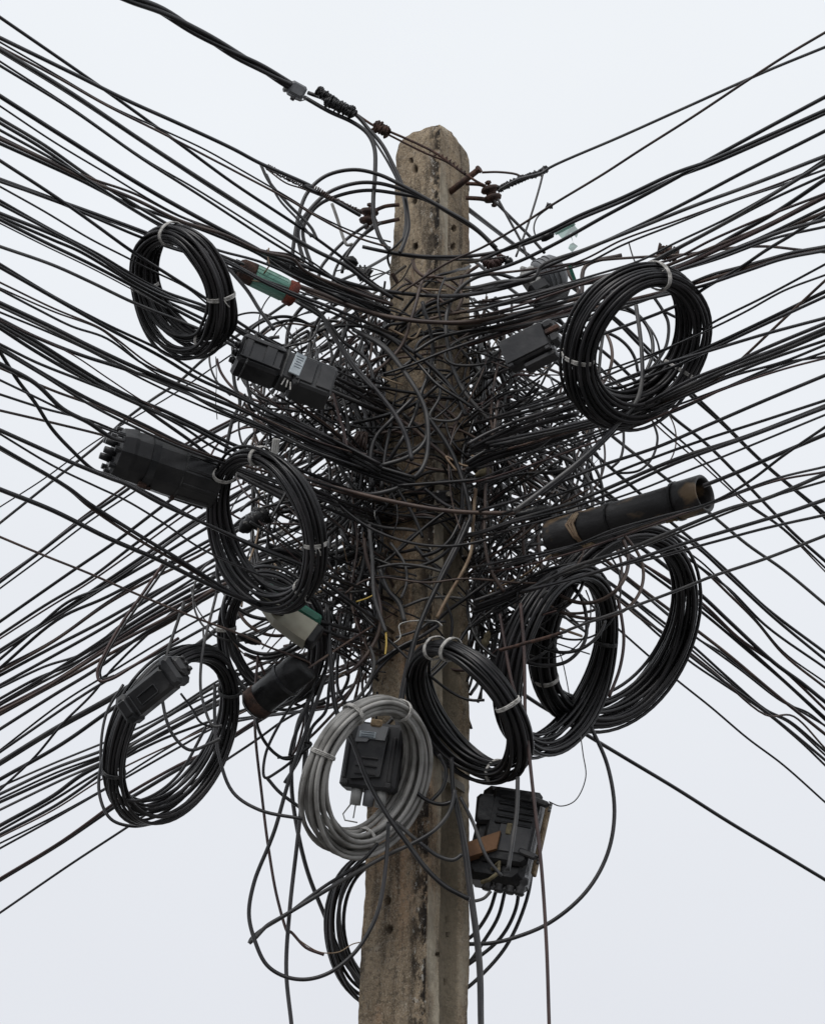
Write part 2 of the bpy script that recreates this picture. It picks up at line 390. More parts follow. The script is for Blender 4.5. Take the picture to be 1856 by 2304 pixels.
def cable(path, r=3.2, m='k', cls='N', n=1, gap=7, label=None, name='cable', group=None, y0=None, ext=True, wig=0, tw=0):
    P0 = parse(path) if isinstance(path, str) else path
    for b in range(n):
        yo = rnd.uniform(-.07, .07) if y0 is None else y0 + b * .006
        P = []
        ph = rnd.uniform(0, 6)
        for i, (x, y, *zz_) in enumerate(P0):
            j = min(i + 1, len(P0) - 1); k = max(i - 1, 0); dx, dy = P0[j][0] - P0[k][0], P0[j][1] - P0[k][1]; l = math.hypot(dx, dy) + 1e-6
            off = (b - (n - 1) / 2) * gap * (1 + .5 * math.sin(ph + i * 1.9)) if n > 1 else 0
            wx = rnd.uniform(-wig, wig) if wig else 0
            P.append((x - dy / l * (off + wx), y + dx / l * (off + wx), zz_[0] if zz_ else depth(cls, x, yo)))
        p3 = [at(*c_) for c_ in P]
        rm = r * 1.12 * mpp(p3[len(p3) // 2]) * (1 if n == 1 else rnd.uniform(.85, 1.1))
        pts = smooth_path(p3, per=7 if len(p3) > 3 else 12)
        # carry the span on past the frame
        el = P[0][0] <= 2 or P[-1][0] <= 2; er = P[0][0] >= 1854 or P[-1][0] >= 1854; eb = P[0][1] >= 2302 or P[-1][1] >= 2302; et = P[0][1] <= 2 or P[-1][1] <= 2
        if ext:
            for endi in (0, -1):
                x, y = P[endi][:2]
                if x <= 2 or x >= 1854 or y >= 2302 or y <= 2:
                    q = pts[endi]; q2 = pts[1 if endi == 0 else -2]; d = (q - q2) / np.linalg.norm(q - q2)
                    ln = 5.0 if cls in 'NF' else 1.2
                    e_ = [q + d * ln * k / 5 for k in range(1, 6)]
                    pts = np.vstack([e_[::-1], pts]) if endi == 0 else np.vstack([pts, e_])
        mb = MB(); mb.tube(pts, rm, 8 if r > 3.4 else 6)
        o = mb.build(name, m, smooth=True)
        cat = 'cable' if r > 2 else 'wire'
        if name == 'cable' and r <= 2: o.name = 'wire'
        o['category'] = cat
        if group: o['group'] = group
        if label: o['label'] = label
        elif el: EDGE.append(('left', min(P[0], P[-1])[1], o, r, m, cls))
        elif er: EDGE.append(('right', max(P[0], P[-1])[1], o, r, m, cls))
        else: print('NOLABEL', P0[0], P0[-1])
    return o
# upper left span, coming towards the street
GL = 'service cables running to the upper left'
for a in [
 ('A 0,95 570,490 1000,800 1300,1020 1736,1310 B 440,1080 640,1240 760,1300', 3.2, 'k'),
 ('!A 0,210 450,430 700,555 1000,690 1300,830 1450,910 1736,1040 B 210,665 370,745 520,830', 3.9, 'k'),
 ('A 0,262 300,420 600,590 900,740 1150,870 1330,965 1640,1130 1736,1190 B 500,950 690,1010', 2.4, 'b'),
 ('A 0,275 400,520 800,790 1200,1050 1736,1385 B 440,1110 560,1200 700,1290', 4.2, 'k'),
 ('!A 0,290 400,535 800,800 1200,1065 1700,1380', 1.7, 'g'),
 ('A 0,365 400,610 800,890 1100,1080 1500,1340 1736,1480 B 450,1230 650,1300', 2.7, 'k'),
 ('A 0,535 400,790 800,1040 1100,1210 1400,1370 B 0,1045 230,1120 400,1190 620,1245 870,1275 1100,1275 1300,1240 1500,1180', 4.2, 'k'),
 ('A 0,590 300,790 600,970 900,1150 1100,1250 1350,1360 1600,1460 B 300,1200 600,1330 900,1420', 1.9, 'k'),
 ('!A 0,660 250,810 500,985 700,1110 900,1230 1000,1290 D 1200,170 1360,235', 3.4, 'k'),
 ('!A 0,685 250,835 480,998 680,1130 900,1262 1100,1370 D 1340,265', 3.4, 'k'),
 ('A 0,725 300,890 500,1010 800,1200 1000,1300 D 1200,150 1450,220 1736,340', 2.8, 'k'),
 ('A 0,775 250,890 500,1010 750,1110 1000,1230 1250,1310 1450,1400 1640,1450 B 200,1130 500,1260 700,1330', 3.6, 'k'),
 ('A 0,800 200,890 450,1005 700,1130 900,1200 1200,1310 1450,1420 B 100,1140 300,1240 600,1380', 3.4, 'k'),
 ('A 0,895 300,1090 500,1230 720,1390 D 850,235 1000,330 1200,460 1350,570', 3.4, 'k'),
 ('A 0,1000 300,1110 550,1200 780,1285 1000,1370 D 1250,210 1500,340', 3.8, 'k'),
 ('A 0,1012 300,1122 550,1212 780,1297 1000,1390', 2, 'g'),
 ('A 0,1040 250,1180 500,1330 705,1435 D 850,270 1050,370 1190,480 1330,560', 2.0, 'k'),
 ('A 0,1120 300,1290 550,1420 D 700,270 900,380 1190,490 1330,590', 3.4, 'k'),
 ('A 0,1190 300,1310 450,1380 D 720,300 930,410 1190,520 1400,650', 3.8, 'k'),
 ('A 0,1210 300,1340 450,1405 D 720,325 930,440 1190,570 1400,700', 3.2, 'k'),
 ('A 0,1225 250,1350 500,1470 D 720,345 930,460 1190,600 1340,690', 3.4, 'k'),
 ('!A 0,1245 250,1370 500,1490 D 720,365 930,480', 1.6, 'g'),
 ('D 0,135 300,240 500,330 750,450 1000,550 1190,630 1400,740 E 0,520 200,620', 3.2, 'k'),
 ('D 0,250 300,420 600,590 900,750 1100,870 1300,960 1500,1060 1736,1180 E 500,1060 760,1180', 3.4, 'k'),
 ('D 0,335 300,480 560,590 650,650 850,800 1150,930 1400,1060 1736,1210', 1.9, 'k'),
 ('D 0,375 200,480 400,580 600,650 800,790 1000,880 1300,1010 1600,1160', 2.4, 'k'),
 ('D 0,450 300,590 500,690 800,830 1100,950 1400,1070 1736,1230 E 500,1090 800,1210', 4.2, 'k'),
 ('D 0,470 300,612 500,710 800,855 1100,980 1400,1105 1736,1270', 2.4, 'g'),
 ('D 0,540 200,640 450,740 700,820 1000,930 1250,1060 1500,1160 1736,1260 E 400,1070 700,1200', 3.6, 'k'),
 ('D 0,555 200,665 400,790 600,910 750,985 900,1045 1100,1140 1300,1240', 4.0, 'k'),
 ('D 0,572 200,690 400,815 600,935 750,1005 900,1070 1100,1160 1300,1270', 3.6, 'k'),
 ('D 0,590 200,720 450,860 700,965 850,1070 1050,1210 1200,1320', 3.6, 'k'),
 ('!D 0,548 400,735 600,868 760,975 900,1060', 1.5, 'r'),
 ('D 0,680 200,780 450,880 650,960 1000,1130 1200,1260 1350,1320', 2.8, 'k'),
 ('D 0,700 250,850 500,990 800,1130 1000,1230 1200,1320', 4.0, 'k'),
 ('D 0,720 100,880 200,1010 290,1150 400,1270 520,1380 G 600,170 800,260 1120,430', 3.8, 'k'),
 ('!D 0,790 200,900 350,1040 500,1120 620,1200 690,1222', 4.6, 'k'),
 ('D 0,812 300,940 600,1050 850,1170 1000,1240 1200,1310', 2.6, 'k'),
 ('!D 0,880 250,1000 450,1100 640,1170 700,1190', 2.4, 'k'),
 ('!D 0,960 250,1040 500,1105 650,1165', 2.6, 'k'),
 ('!D 0,1050 300,1120 600,1195 690,1225', 2.6, 'k'),
 ('D 0,1160 200,1250 400,1340 620,1430 G 700,220 900,330 1120,430 1400,560 1736,700 H 300,500', 4.0, 'k'),
 ('D 0,1180 300,1360 550,1480 G 700,310 900,430 1140,590', 2.2, 'k'),
 ('D 0,1255 380,1480 G 500,330 800,520 1000,640 1300,830 1450,900', 3.8, 'k'),
 ('G 0,250 300,370 600,520 900,650 1100,750 1300,840 1480,900', 4.6, 'k'),
 ('G 0,515 250,620 500,720 800,850 1100,970 1330,1055 1500,1130 1736,1230 H 200,1020', 2.3, 'b'),
]: span(a[0], a[1], a[2], 'N', GL, .2)
# lower left span, going away beyond the pole
GLL = 'service cables running away to the lower left'
for a in [
 ('G 0,440 300,200 550,0 D 690,1110 850,990 1000,890 1150,755 1500,520 1640,430', 3.0, 'k'),
 ('G 0,350 250,190 510,0 D 700,1120 1000,940 1290,740 1500,600', 1.6, 'k'),
 ('G 0,770 200,620 450,430 700,260 940,80', 3.4, 'k'), ('G 0,805 250,620 500,430 770,250 1000,90', 2.0, 'k'),
 ('G 0,990 200,850 430,690 650,540 900,350 1100,200', 3.4, 'k'), ('G 0,1065 250,900 500,750 750,560 930,430 1190,260', 3.2, 'k'),
 ('G 0,1085 250,925 500,770 800,560 1100,350', 2.0, 'r'), ('G 0,1150 300,960 600,760 850,590 1110,410 1400,230', 3.6, 'k'),
 ('G 0,1165 300,975 600,790 850,620 1110,440', 2.4, 'k'), ('G 0,1200 200,1030 380,880 600,790 850,650 1130,480 1400,330', 3.2, 'k'),
 ('G 0,1250 320,980 600,850 900,690 1200,520', 3.4, 'k'), ('G 0,1270 300,1100 600,890 850,750 1150,600 1400,420', 3.0, 'b'),
 ('G 0,1290 300,1130 550,1000 800,860 1100,700 1350,560', 3.6, 'k'), ('G 0,1345 300,1180 600,1010 900,820 1200,640', 3.4, 'k'),
 ('G 0,1358 250,1240 480,1160 700,990 1000,800 1250,650', 2.8, 'k'), ('G 0,1420 200,1310 420,1220 650,1080 950,900 1250,760', 3.2, 'k'),
 ('G 0,1455 200,1330 500,1150 800,960 1150,760', 3.4, 'k'), ('G 0,1475 250,1350 520,1180 800,1000 1200,800', 2.2, 'r'),
 ('J 0,215 250,80 G 400,1240 700,1030 1000,850 1250,720', 2.8, 'k'), ('J 0,240 250,110 G 400,1270 700,1070 1000,900', 3.2, 'k'),
 ('J 0,268 250,130 G 400,1290 650,1150 1000,960 1236,800', 3.6, 'k'),
 ('J 0,350 300,160 G 560,1240 800,1060 1150,860 1300,780', 3.6, 'k'), ('J 0,468 350,200 640,20 G 900,1100 1200,930', 2.2, 'k'),
 ('J 0,478 480,150 700,20 G 950,1130 1230,980', 3.0, 'k'), ('J 0,535 300,350 620,170 900,0 G 1100,1120 1230,1020', 4.8, 'k'),
 ('J 0,552 300,367 620,190 880,30', 2.0, 'g'),
 ('J 0,630 350,430 650,220 900,60 G 1220,1130', 4.2, 'k'), ('J 0,690 200,500 350,320 520,150 640,0', 2.6, 'k'),
 ('J 0,672 300,540 640,400 900,280 1200,90 1400,-20', 2.4, 'k'), ('J 0,712 300,570 640,440 950,270 1200,110', 3.4, 'k'),
 ('J 0,738 320,590 640,465 900,300 1210,140 ', 2.4, 'k'), ('J 0,757 350,600 640,480 1000,290 1210,170 1400,60', 3.6, 'k'),
 ('J 0,800 350,630 640,500 800,400 1200,200', 2.8, 'k'), ('J 0,888 300,720 450,610 640,510 900,380 1200,210 1500,30', 4.4, 'k'),
 ('J 0,915 300,745 500,620 640,540 920,400', 2.8, 'k'), ('J 0,938 320,770 620,560 800,430', 3.2, 'k'), ('J 0,952 300,800 620,600', 1.8, 'b'),
 ('J 0,1015 300,850 630,660 720,610 1000,450 1200,340 1400,290', 2.4, 'k'), ('J 0,1193 350,980 660,770 750,720 1000,570 1180,470 1400,330 1736,130', 4.0, 'k'),
 ('J 0,1375 400,1100 720,890 1000,700 1250,530 1430,410 1600,290', 2.6, 'k'),
]: span(a[0], a[1], a[2], 'F', GLL, .12)
# upper right span, coming towards the street
GR = 'service cables running to the upper right'
for a in [
 ('C 1736,180 1500,320 1300,450 1000,650 700,840 500,970 210,1145 0,1280 B 1200,1010 1000,1100 750,1260', 2.6, 'k'),
 ('!C 1736,262 1400,400 1000,580 600,760 200,935 B 1540,590 1400,630 1300,685', 2.8, 'k'),
 ('C 1736,540 1400,720 1080,895 800,1050 500,1210 250,1350 0,1470 B 1200,1150 1000,1190', 3.8, 'k'),
 ('C 1736,615 1400,765 1100,895 900,965 600,1105 360,1205 200,1285 0,1370', 3.8, 'k'),
 ('!C 1736,632 1400,785 1100,915 900,990 600,1125 360,1225 200,1302', 3.6, 'k'),
 ('C 1736,730 1300,950 900,1160 500,1350 200,1480 B 1400,1180 1150,1260 870,1370', 3.4, 'k'),
 ('C 1736,870 1300,1040 1000,1150 700,1270 400,1390 150,1488 B 1500,1170 1300,1200', 3.6, 'k'),
 ('C 1736,905 1500,1050 1200,1230 900,1390 700,1488 F 400,200 0,310', 3.4, 'k'),
 ('C 1736,945 1500,1030 1200,1130 900,1250 600,1370 400,1470 F 200,160', 2.2, 'k'),
 ('C 1736,975 1400,1130 1100,1290 950,1370 800,1450 F 500,180', 2.8, 'k'),
 ('C 1736,1000 1450,1190 1200,1330 1000,1450 F 800,160 500,260 100,370', 4.2, 'k'),
 ('C 1736,1080 1400,1210 1100,1340 900,1440 F 600,150 300,250', 2.6, 'r'),
 ('C 1736,1098 1400,1270 1100,1410 950,1480', 4.0, 'r'),
 ('C 1736,1155 1300,1360 1000,1470 F 700,170', 3.2, 'k'),
 ('C 1736,1185 1550,1260 1200,1400 950,1488', 4.0, 'k'),
 ('C 1736,1195 1550,1310 1400,1400 1270,1488 F 1070,240 950,320', 3.4, 'k'),
 ('C 1736,1225 1500,1290 1200,1405 1000,1480', 3.8, 'k'),
 ('C 1736,1265 1450,1330 1150,1440 F 900,150', 2.8, 'k'),
 ('C 1736,1375 1550,1410 1300,1480 F 1100,170 950,230', 3.2, 'k'),
 ('C 1736,1407 1600,1395 1400,1375 1200,1385 950,1420 700,1435 500,1450 300,1475', 2.8, 'b'),
 ('F 1736,25 1500,75 1300,130 1050,205 850,260', 3.8, 'k'),
 ('F 1736,110 1400,290 1120,430 900,560 500,740', 2.4, 'k'), ('F 1736,170 1500,260 1300,370 1120,460 800,600', 2.2, 'k'),
 ('F 1736,200 1500,420 1300,610 1200,700 1090,780 980,830 700,930', 2.8, 'k'),
 ('F 1736,262 1400,425 1100,565 800,690 480,800', 3.8, 'k'), ('F 1736,290 1400,445 1100,585 850,700', 3.0, 'k'),
 ('F 1736,410 1400,500 1100,590 800,680 500,790', 3.2, 'k'), ('F 1736,440 1400,580 1250,650 1000,750 700,900 300,1010', 3.6, 'k'),
 ('F 1736,470 1450,590 1200,680 980,785 700,900 400,1000', 4.0, 'k'), ('F 1736,492 1450,612 1200,705 980,800 600,960 200,1060', 4.0, 'k'),
 ('F 1736,535 1400,650 1200,730 980,815 600,980 0,1110', 3.0, 'k'), ('F 1736,560 1500,655 1200,740 980,835 500,1030 0,1190', 2.6, 'k'),
 ('F 1736,600 1500,680 1200,790 900,900 600,1010 0,1230', 2.2, 'k'), ('F 1736,625 1500,665 1200,790 900,930 500,1060 0,1280', 2.4, 'k'),
 ('F 1736,730 1400,870 1100,1000 800,1130 500,1230 200,1350 0,1430', 3.4, 'k'),
 ('F 1736,870 1400,980 1000,1110 700,1220 400,1340 150,1430', 2.8, 'k'), ('F 1736,900 1300,1070 900,1200 500,1370 300,1450 0,1540', 3.8, 'k'),
 ('F 1736,950 1300,1130 900,1290 700,1370 400,1470', 2.2, 'k'),
 ('F 1736,1018 1500,1180 1300,1330 1100,1440 I 800,160 550,230 350,310 0,390', 2.8, 'k'),
 ('!F 1736,1060 1500,1160 1200,1290 1060,1345', 4.2, 'k'),
 ('F 1736,1240 1450,1310 1100,1440 I 800,170 400,300', 2.4, 'k'),
 ('!F 1736,1280 I 1400,56 1200,110 900,230 600,350 350,430 60,570', 3.8, 'k'), ('!F 1736,1320 I 1450,40 1200,130 900,250 600,370 300,470 40,575', 2.4, 'k'),
 ('!I 1736,60 1500,140 1200,230 900,320 600,420 300,510 50,570', 3.8, 'k'), ('!I 1736,145 1400,220 1100,300 800,380 500,450 50,580', 2.8, 'k'),
 ('!I 1736,260 1400,390 1100,490 900,570 600,680 400,750 270,800', 3.2, 'k'),
]: span(a[0], a[1], a[2], 'N', GR, .15)
cable('I 290,795 180,830 50,865 H 1380,880 1300,900', 3.6, 'rust', 'N', y0=0, label='rust-brown rod end tied to the lowest near cable beside the right coils', name='rod_end')
# lower right span, going away
GRR = 'service cables running away to the lower right'
for a in [
 ('F 560,420 700,560 970,830 1150,990 1400,1230 1700,1488 I 1736,165', 3.4, 'k'), ('F 470,690 580,770 800,980 1050,1200 1300,1440 I 1500,220 1736,442', 2.2, 'k'),
 ('F 500,600 870,950 1080,1120 1440,1488 I 1550,240 1736,405', 3.4, 'k'), ('F 400,950 560,1080 840,1300 I 1060,110 1300,310 1500,450 1736,645', 3.4, 'k'),
 ('F 250,1000 450,1170 680,1370 I 880,190 1000,290 1200,470 1400,660 1736,915', 3.4, 'k'), ('F 200,1100 600,1450 I 1000,310 1200,490 1450,720 1736,955', 3.2, 'k'),
 ('I 500,30 800,260 1000,410 1200,560 1400,760 1736,1000', 2.8, 'k'), ('I 500,90 800,280 1040,440 1200,590 1350,740 1500,920 1736,1110', 2.8, 'k'),
 ('I 400,100 700,320 1040,590 1200,740 1450,970 1600,1080 1736,1190', 4.2, 'k'), ('I 450,280 800,470 1050,640 1250,830 1500,1010 1736,1232', 3.0, 'r'),
 ('I 380,200 700,430 1050,690 1300,900 1500,1070 1736,1290', 3.0, 'k'), ('I 420,330 700,550 1020,790 1200,930 1450,1140 1736,1370', 3.4, 'k'),
 ('I 550,450 800,650 1030,840 1150,910 1300,1030 1470,1160 1736,1322', 2.4, 'k'), ('I 500,500 800,720 1000,880 1200,1060 1400,1230 1540,1300 1736,1465', 2.8, 'k'),
 ('I 560,590 820,800 980,930 1150,1060 1400,1240 1600,1400 L 1736,275', 3.0, 'k'), ('I 300,540 590,790 760,940 900,1060 1100,1220 1300,1390 L 1500,300 1736,510', 2.2, 'k'),
 ('H 1390,1120 I 150,1210 270,1280 L 370,110 600,250 900,430 1200,620 1500,800 1736,942', 4.0, 'k'),
 ('I 580,620 700,720 830,800 I 1100,1010 1400,1260 L 1560,30 1736,210', 2.2, 'b'), ('I 480,380 900,740 1250,1000 1500,1190 L 1640,10 1736,85', 2.2, 'k'),
]: span(a[0], a[1], a[2], 'F', GRR, .15)

# ---------------------------------------------------------------- cables and loops round the pole, each by hand
H_ = [
 ('B 210,170 350,250 480,310 560,370 600,450 605,600 595,740 600,850 640,970 690,1030', 4.4, 'k', -.32, 'black cable dropping straight from the top span left of the pole head'),
 ('B 230,145 400,210 500,270 570,350 640,430 700,540 760,680 785,820 790,900 760,1000 740,1040', 4.2, 'k', -.30, 'black cable curving from the top span down the pole head'),
 ('B 580,380 680,540 750,690 775,850 760,970', 2.4, 'g', -.27, 'thin grey cable beside the one curving down the pole head'),
 ('B 480,250 600,330 680,360 940,480 1050,560 1110,600', 2.6, 'rust', -.26, 'upper strand of the rusty stay wire slung over the pole head'),
 ('B 680,380 880,480 1000,530 1110,605', 2.2, 'rust', -.24, 'lower strand of the rusty stay wire slung over the pole head'),
 ('B 1110,600 1170,640 1220,665', 2.6, 'rust', -.15, 'short rusty stay wire between pole head and right spool insulator'),
 ('B 140,1130 150,1000 180,830 230,700 330,610 480,575 620,600 750,660 860,720 1000,800 1150,890 1280,1010', 4.0, 'k', -.36, 'outermost of the three black loops arching left of the pole head'),
 ('B 210,1090 180,980 180,900 240,800 350,700 500,650 620,650 740,680 870,730 1040,830 1180,920 1290,1030', 4.0, 'k', -.34, 'middle of the three black loops arching left of the pole head'),
 ('B 260,1130 215,1000 205,900 280,780 400,720 560,690 740,710 880,740 1030,822', 3.8, 'k', -.32, 'innermost of the three black loops arching left of the pole head'),
 ('B 535,1005 680,1035 900,1060 1150,1055 1300,1030 1450,985 1600,930', 3.8, 'k', -.25, 'highest black cable lying level across the front of the pole'),
 ('B 535,1005 700,1045 950,1075 1180,1075 1350,1060', 2.0, 'g', -.23, 'thin grey wire just under the highest level cable on the pole'),
 ('B 365,765 395,850 430,960 450,995 480,990', 3.2, 'G', -.22, 'short bent pale grey rod left of the pole head'),
 ('B 1545,570 1530,640 1490,780 1440,930 1390,1060', 2.2, 'k', -.3, 'thin wire dropping from the tie on the highest right cable'),
 ('B 1590,775 1510,840 1490,900 1500,950', 1.6, 'k', -.3, 'thin looped wire hanging below the second right cable tie'),
 ('B 1200,590 1290,588 1390,600 1420,615', 2.4, 'b', -.1, 'short brown wire running right from the iron bolt'),
 ('B 1270,750 1400,880 1470,950 1550,1040', 3.2, 'k', -.1, 'black wire running down right from the spool insulator'),
 ('B 1290,740 1350,850 1430,1000 1450,1060', 2.6, 'k', -.12, 'black wire hanging steeply below the right spool insulator'),
 ('B 1110,732 1200,738 1230,745', 4.5, 'rust', -.08, 'rusty bracket arm holding the right spool insulator', 'bracket'),
 ('B 1110,652 1200,660 1230,680', 4.0, 'rust', -.08, 'rusty upper hook of the right spool insulator', 'bracket'),
 ('B 610,800 660,780 740,770', 4.0, 'rust', -.1, 'rusty upper arm of the left spool insulator', 'bracket'),
 ('B 600,880 650,870 740,850', 4.0, 'rust', -.1, 'rusty lower arm of the left spool insulator', 'bracket'),
 ('B 560,880 450,960 350,1060 300,1130 290,1200', 3.4, 'k', -.2, 'outer black cable bending down left of the left spool insulator'),
 ('B 600,880 500,980 440,1070 420,1150', 3.4, 'k', -.22, 'inner black cable bending down left of the left spool insulator'),
 ('B 640,870 520,960 400,1100 370,1190 360,1350', 2.8, 'k', -.18, 'slim black cable sweeping down below the left spool insulator'),
 ('B 0,600 70,740 180,860 250,950', 2.4, 'k', -.5, 'slack black wire hanging from the tie left of the arching loops'),
 ('B 0,570 110,650 200,680 330,730 400,745', 1.7, 'b', -.5, 'thin brown wire twisted under the left dead-end tie'),
 ('B 0,555 150,620 230,670 300,700', 1.5, 'k', -.52, 'thin black wire along the top of the left dead-end tie'),
 ('E 0,45 100,80 300,150 500,230 700,285 900,308 1100,310 1300,280 1500,240 1736,195 F 400,120 600,60', 4.4, 'b', -.33, 'long brown cable sagging across the pole front at tangle top'),
 ('E 0,20 150,100 350,190 600,260 850,300 1050,320 1300,300 1500,260 1736,220', 3.0, 'b', -.31, 'second brown cable just under the long sagging brown one'),
 ('E 1200,190 1400,198 1560,185 1736,150 F 300,130 460,90', 3.6, 'b', -.3, 'brown cable starting right of the pole above the square box'),
 ('E 880,300 1000,270 1150,240 1350,190 1550,150', 3.0, 'b', -.26, 'brownish cable rising from pole centre toward the grey device'),
 ('E 330,320 480,540 620,700 720,830 780,950 810,1080', 4.6, 'k', -.38, 'black cable slanting down across the pole left side'),
 ('E 160,170 300,260 380,400 480,560 600,690', 3.4, 'k', -.4, 'black cable leaving the green closure down toward the pole'),
 ('E 160,190 330,300 430,420 560,520 600,640', 3.8, 'k', -.36, 'thick black cable behind the one leaving the green closure'),
 ('E 480,350 640,430 780,600 860,740 895,870 880,980 790,1060 640,1110', 4.4, 'g', -.3, 'grey faded cable bulging right over the pole middle then left'),
 ('E 490,355 650,450 790,620 880,780 900,900 890,1070 850,1150 740,1230 570,1270 450,1250', 4.4, 'g', -.33, 'larger grey faded cable bulging over the pole, returning low left'),
 ('E 540,330 700,400 850,500 1000,640 1080,760 1110,830', 4.4, 'k', -.27, 'black cable crossing the pole from upper left to right edge'),
 ('E 900,840 1000,980 1060,1100 1110,1250 1135,1400 H 1120,200 1080,290 1000,450 900,650 830,830 790,1000 750,1200 738,1400 K 725,300', 5.0, 'k', -.3, 'long thick cable bowing right then hanging down past the grey coil'),
 ('H 1110,180 1060,300 970,480 890,680 820,850 775,1010 740,1200 715,1400 K 690,260', 3.6, 'k', -.27, 'slimmer cable hanging just left of the long thick bowed one'),
 ('E 1100,790 1060,850 1000,862 910,840 960,740 968,690 950,640', 3.0, 'g', -.27, 'small grey wire loop on the pole face at mid height'),
 ('E 590,1230 580,1050 610,950 700,850 820,730', 4.0, 'k', -.3, 'black cable arching up beside the pole left edge'),
 ('E 640,1240 660,1050 690,900 700,820', 3.4, 'k', -.28, 'nearly upright black cable along the pole left edge'),
 ('E 100,1110 250,1190 450,1250 700,1310 950,1355 1150,1372 1400,1375', 4.2, 'b', -.42, 'brown cable crossing low over the pole to the taped splice'),
 ('E 730,1222 1100,1195 1400,1160 1736,1090 F 500,480', 3.4, 'k', -.36, 'black cable rising gently right from the pole middle'),
 ('E 1300,355 1150,385 1030,440 995,500 1030,540 1100,552 1200,545 1290,520', 3.0, 'g', -.27, 'grey cable making a hairpin on the right of the pole'),
 ('E 1060,365 900,390 840,440 830,500 760,560', 3.8, 'k', -.26, 'black cable hooking over the pole front below the brown ones'),
 ('E 820,480 950,400 1060,370 1300,330 1736,240', 3.6, 'k', -.3, 'black cable gathered with a white tie on the pole front'),
 ('E 650,600 800,550 1000,470 1200,400 1500,300 1736,235', 2.8, 'k', -.34, 'straight slim black cable slanting up right across the pole'),
 ('E 1190,1060 1180,900 1190,750 1180,650 1230,540 1300,470', 3.6, 'k', -.12, 'left strand of the upright bundle right of the pole'),
 ('E 1205,1060 1195,900 1205,750 1195,650 1245,550 1315,480', 3.4, 'k', -.14, 'middle strand of the upright bundle right of the pole'),
 ('E 1222,1050 1210,900 1220,760 1210,660 1262,560', 3.2, 'g', -.13, 'right strand of the upright bundle right of the pole'),
 ('E 1060,1140 1000,1060 1100,1110 1150,1110 1170,1070 1130,1050', 2.2, 't', -.3, 'pale tan wire hook on the pole right edge'),
 ('H 320,0 450,130 600,230 800,300 1000,320 1200,290 1400,210 1600,150', 3.0, 'k', -.4, 'black cable sagging deeply across the pole below the brown one'),
 ('H 1165,0 1150,200 1140,350 1100,450 1000,620 950,720', 3.6, 't', -.28, 'tan cable running down the right part of the pole'),
 ('H 620,440 690,425 760,420 900,440 975,462', 3.0, 'g', -.27, 'short grey cable arched over the bare patch of the pole'),
 ('H 690,300 770,420 780,530 750,610', 3.0, 'g', -.25, 'grey cable curling down the pole left of the bare patch'),
 ('H 570,200 590,400 600,600 640,730 665,800', 4.0, 'g', -.3, 'grey cable hanging at the pole left edge with yellow end'),
 ('H 665,798 668,860 662,925', 2.0, 'y', -.3, 'bare yellow wire end hanging on the pole face'),
 ('H 500,630 560,610 600,590', 1.5, 'y', -.3, 'tiny yellow wire tip left of the pole'),
 ('H 480,1200 560,1100 600,980 590,920 575,880', 3.6, 'g', -.28, 'grey cable bent beside the pole above the grey coil'),
 ('H 560,330 520,500 480,600 460,720 420,850', 3.8, 'k', -.25, 'black cable hanging left of the pole at mid tangle'),
 ('H 1390,880 1480,870 1600,700 1560,560', 2.6, 'k', .0, 'slim black cable looping behind the right coils'),
 ('H 340,640 360,1000 390,1240 K 480,170 560,380 660,560 780,730 900,890 1000,980 1130,1050', 5.0, 'k', -.42, 'thick black cable crossing in front of the grey coil and pole'),
 ('K 330,-50 210,0 150,200 140,420 170,650 230,900 320,1130 420,1370 510,1500 580,1600', 4.4, 'k', .13, 'black cable hanging left of the grey coil down behind the pole'),
 ('K 230,-60 200,450 175,700 130,1100 110,1450 S 656,2304', 4.2, 'k', -.28, 'black cable hanging straight down out of the bottom, left of pole'),
 ('K 330,-200 260,0 130,370 50,650 J 1500,1000 1420,1200 1390,1380 1420,1520 K 0,1415 100,1480 220,1497 350,1460 480,1360 560,1250 620,1120 650,980 670,800 680,620', 4.2, 'k', -.36, 'long black cable making the lowest hanging loop left of pole'),
 ('J 1440,-60 1425,150 1425,370 1460,700 1500,1020 1550,1300 1610,1488 K 130,1230 220,1320 320,1360', 3.0, 'r', -.26, 'reddish cable hanging left with frayed end near the pole'),
 ('K 130,1230 200,1290 300,1345 400,1345 480,1300 520,1290', 1.2, 't', -.26, 'thin copper strand frayed off the reddish cable'),
 ('K 1050,440 1020,560 940,660 830,730 680,800 500,900 300,1020 100,1140 0,1200 S 575,2110 561,2122', 4.2, 'g', -.32, 'upper strand of the grey hairpin reaching left from the pole'),
 ('S 561,2122 566,2112 585,2095 K 120,1130 250,1030 350,960 450,900 550,820 620,740', 3.6, 'k', -.3, 'lower strand of the hairpin reaching left from the pole'),
 ('K 720,620 860,740 960,810 1040,830 1090,800', 4.2, 'g', -.28, 'grey cable sagging across the pole under the strap'),
 ('K 830,450 900,500 980,520 1050,500', 4.0, 'k', -.27, 'short black cable curved over the pole just under the strap'),
 ('K 960,240 1000,330 980,430 910,510', 4.0, 'k', -.26, 'black cable hooking down over the pole strap'),
 ('K 1030,260 1040,440 1090,700 1130,1000 1180,1400 S 1080,2304', 4.6, 'k', -.26, 'black cable hanging down the pole right edge to the bottom'),
 ('K 1045,440 1105,700 1145,1000 1195,1400 S 1085,2304', 3.4, 'g', -.25, 'grey cable beside the black one down the pole right edge'),
 ('K 1080,480 1150,620 1230,820 1310,920', 3.6, 'g', -.25, 'grey cable slanting from the strap to the box glands'),
 ('H 1415,640 1435,900 1440,1240 K 1440,0 1480,400 1530,850 1560,1300 S 1235,2304', 3.6, 'r', -.42, 'reddish brown cable hanging down right of the big black box'),
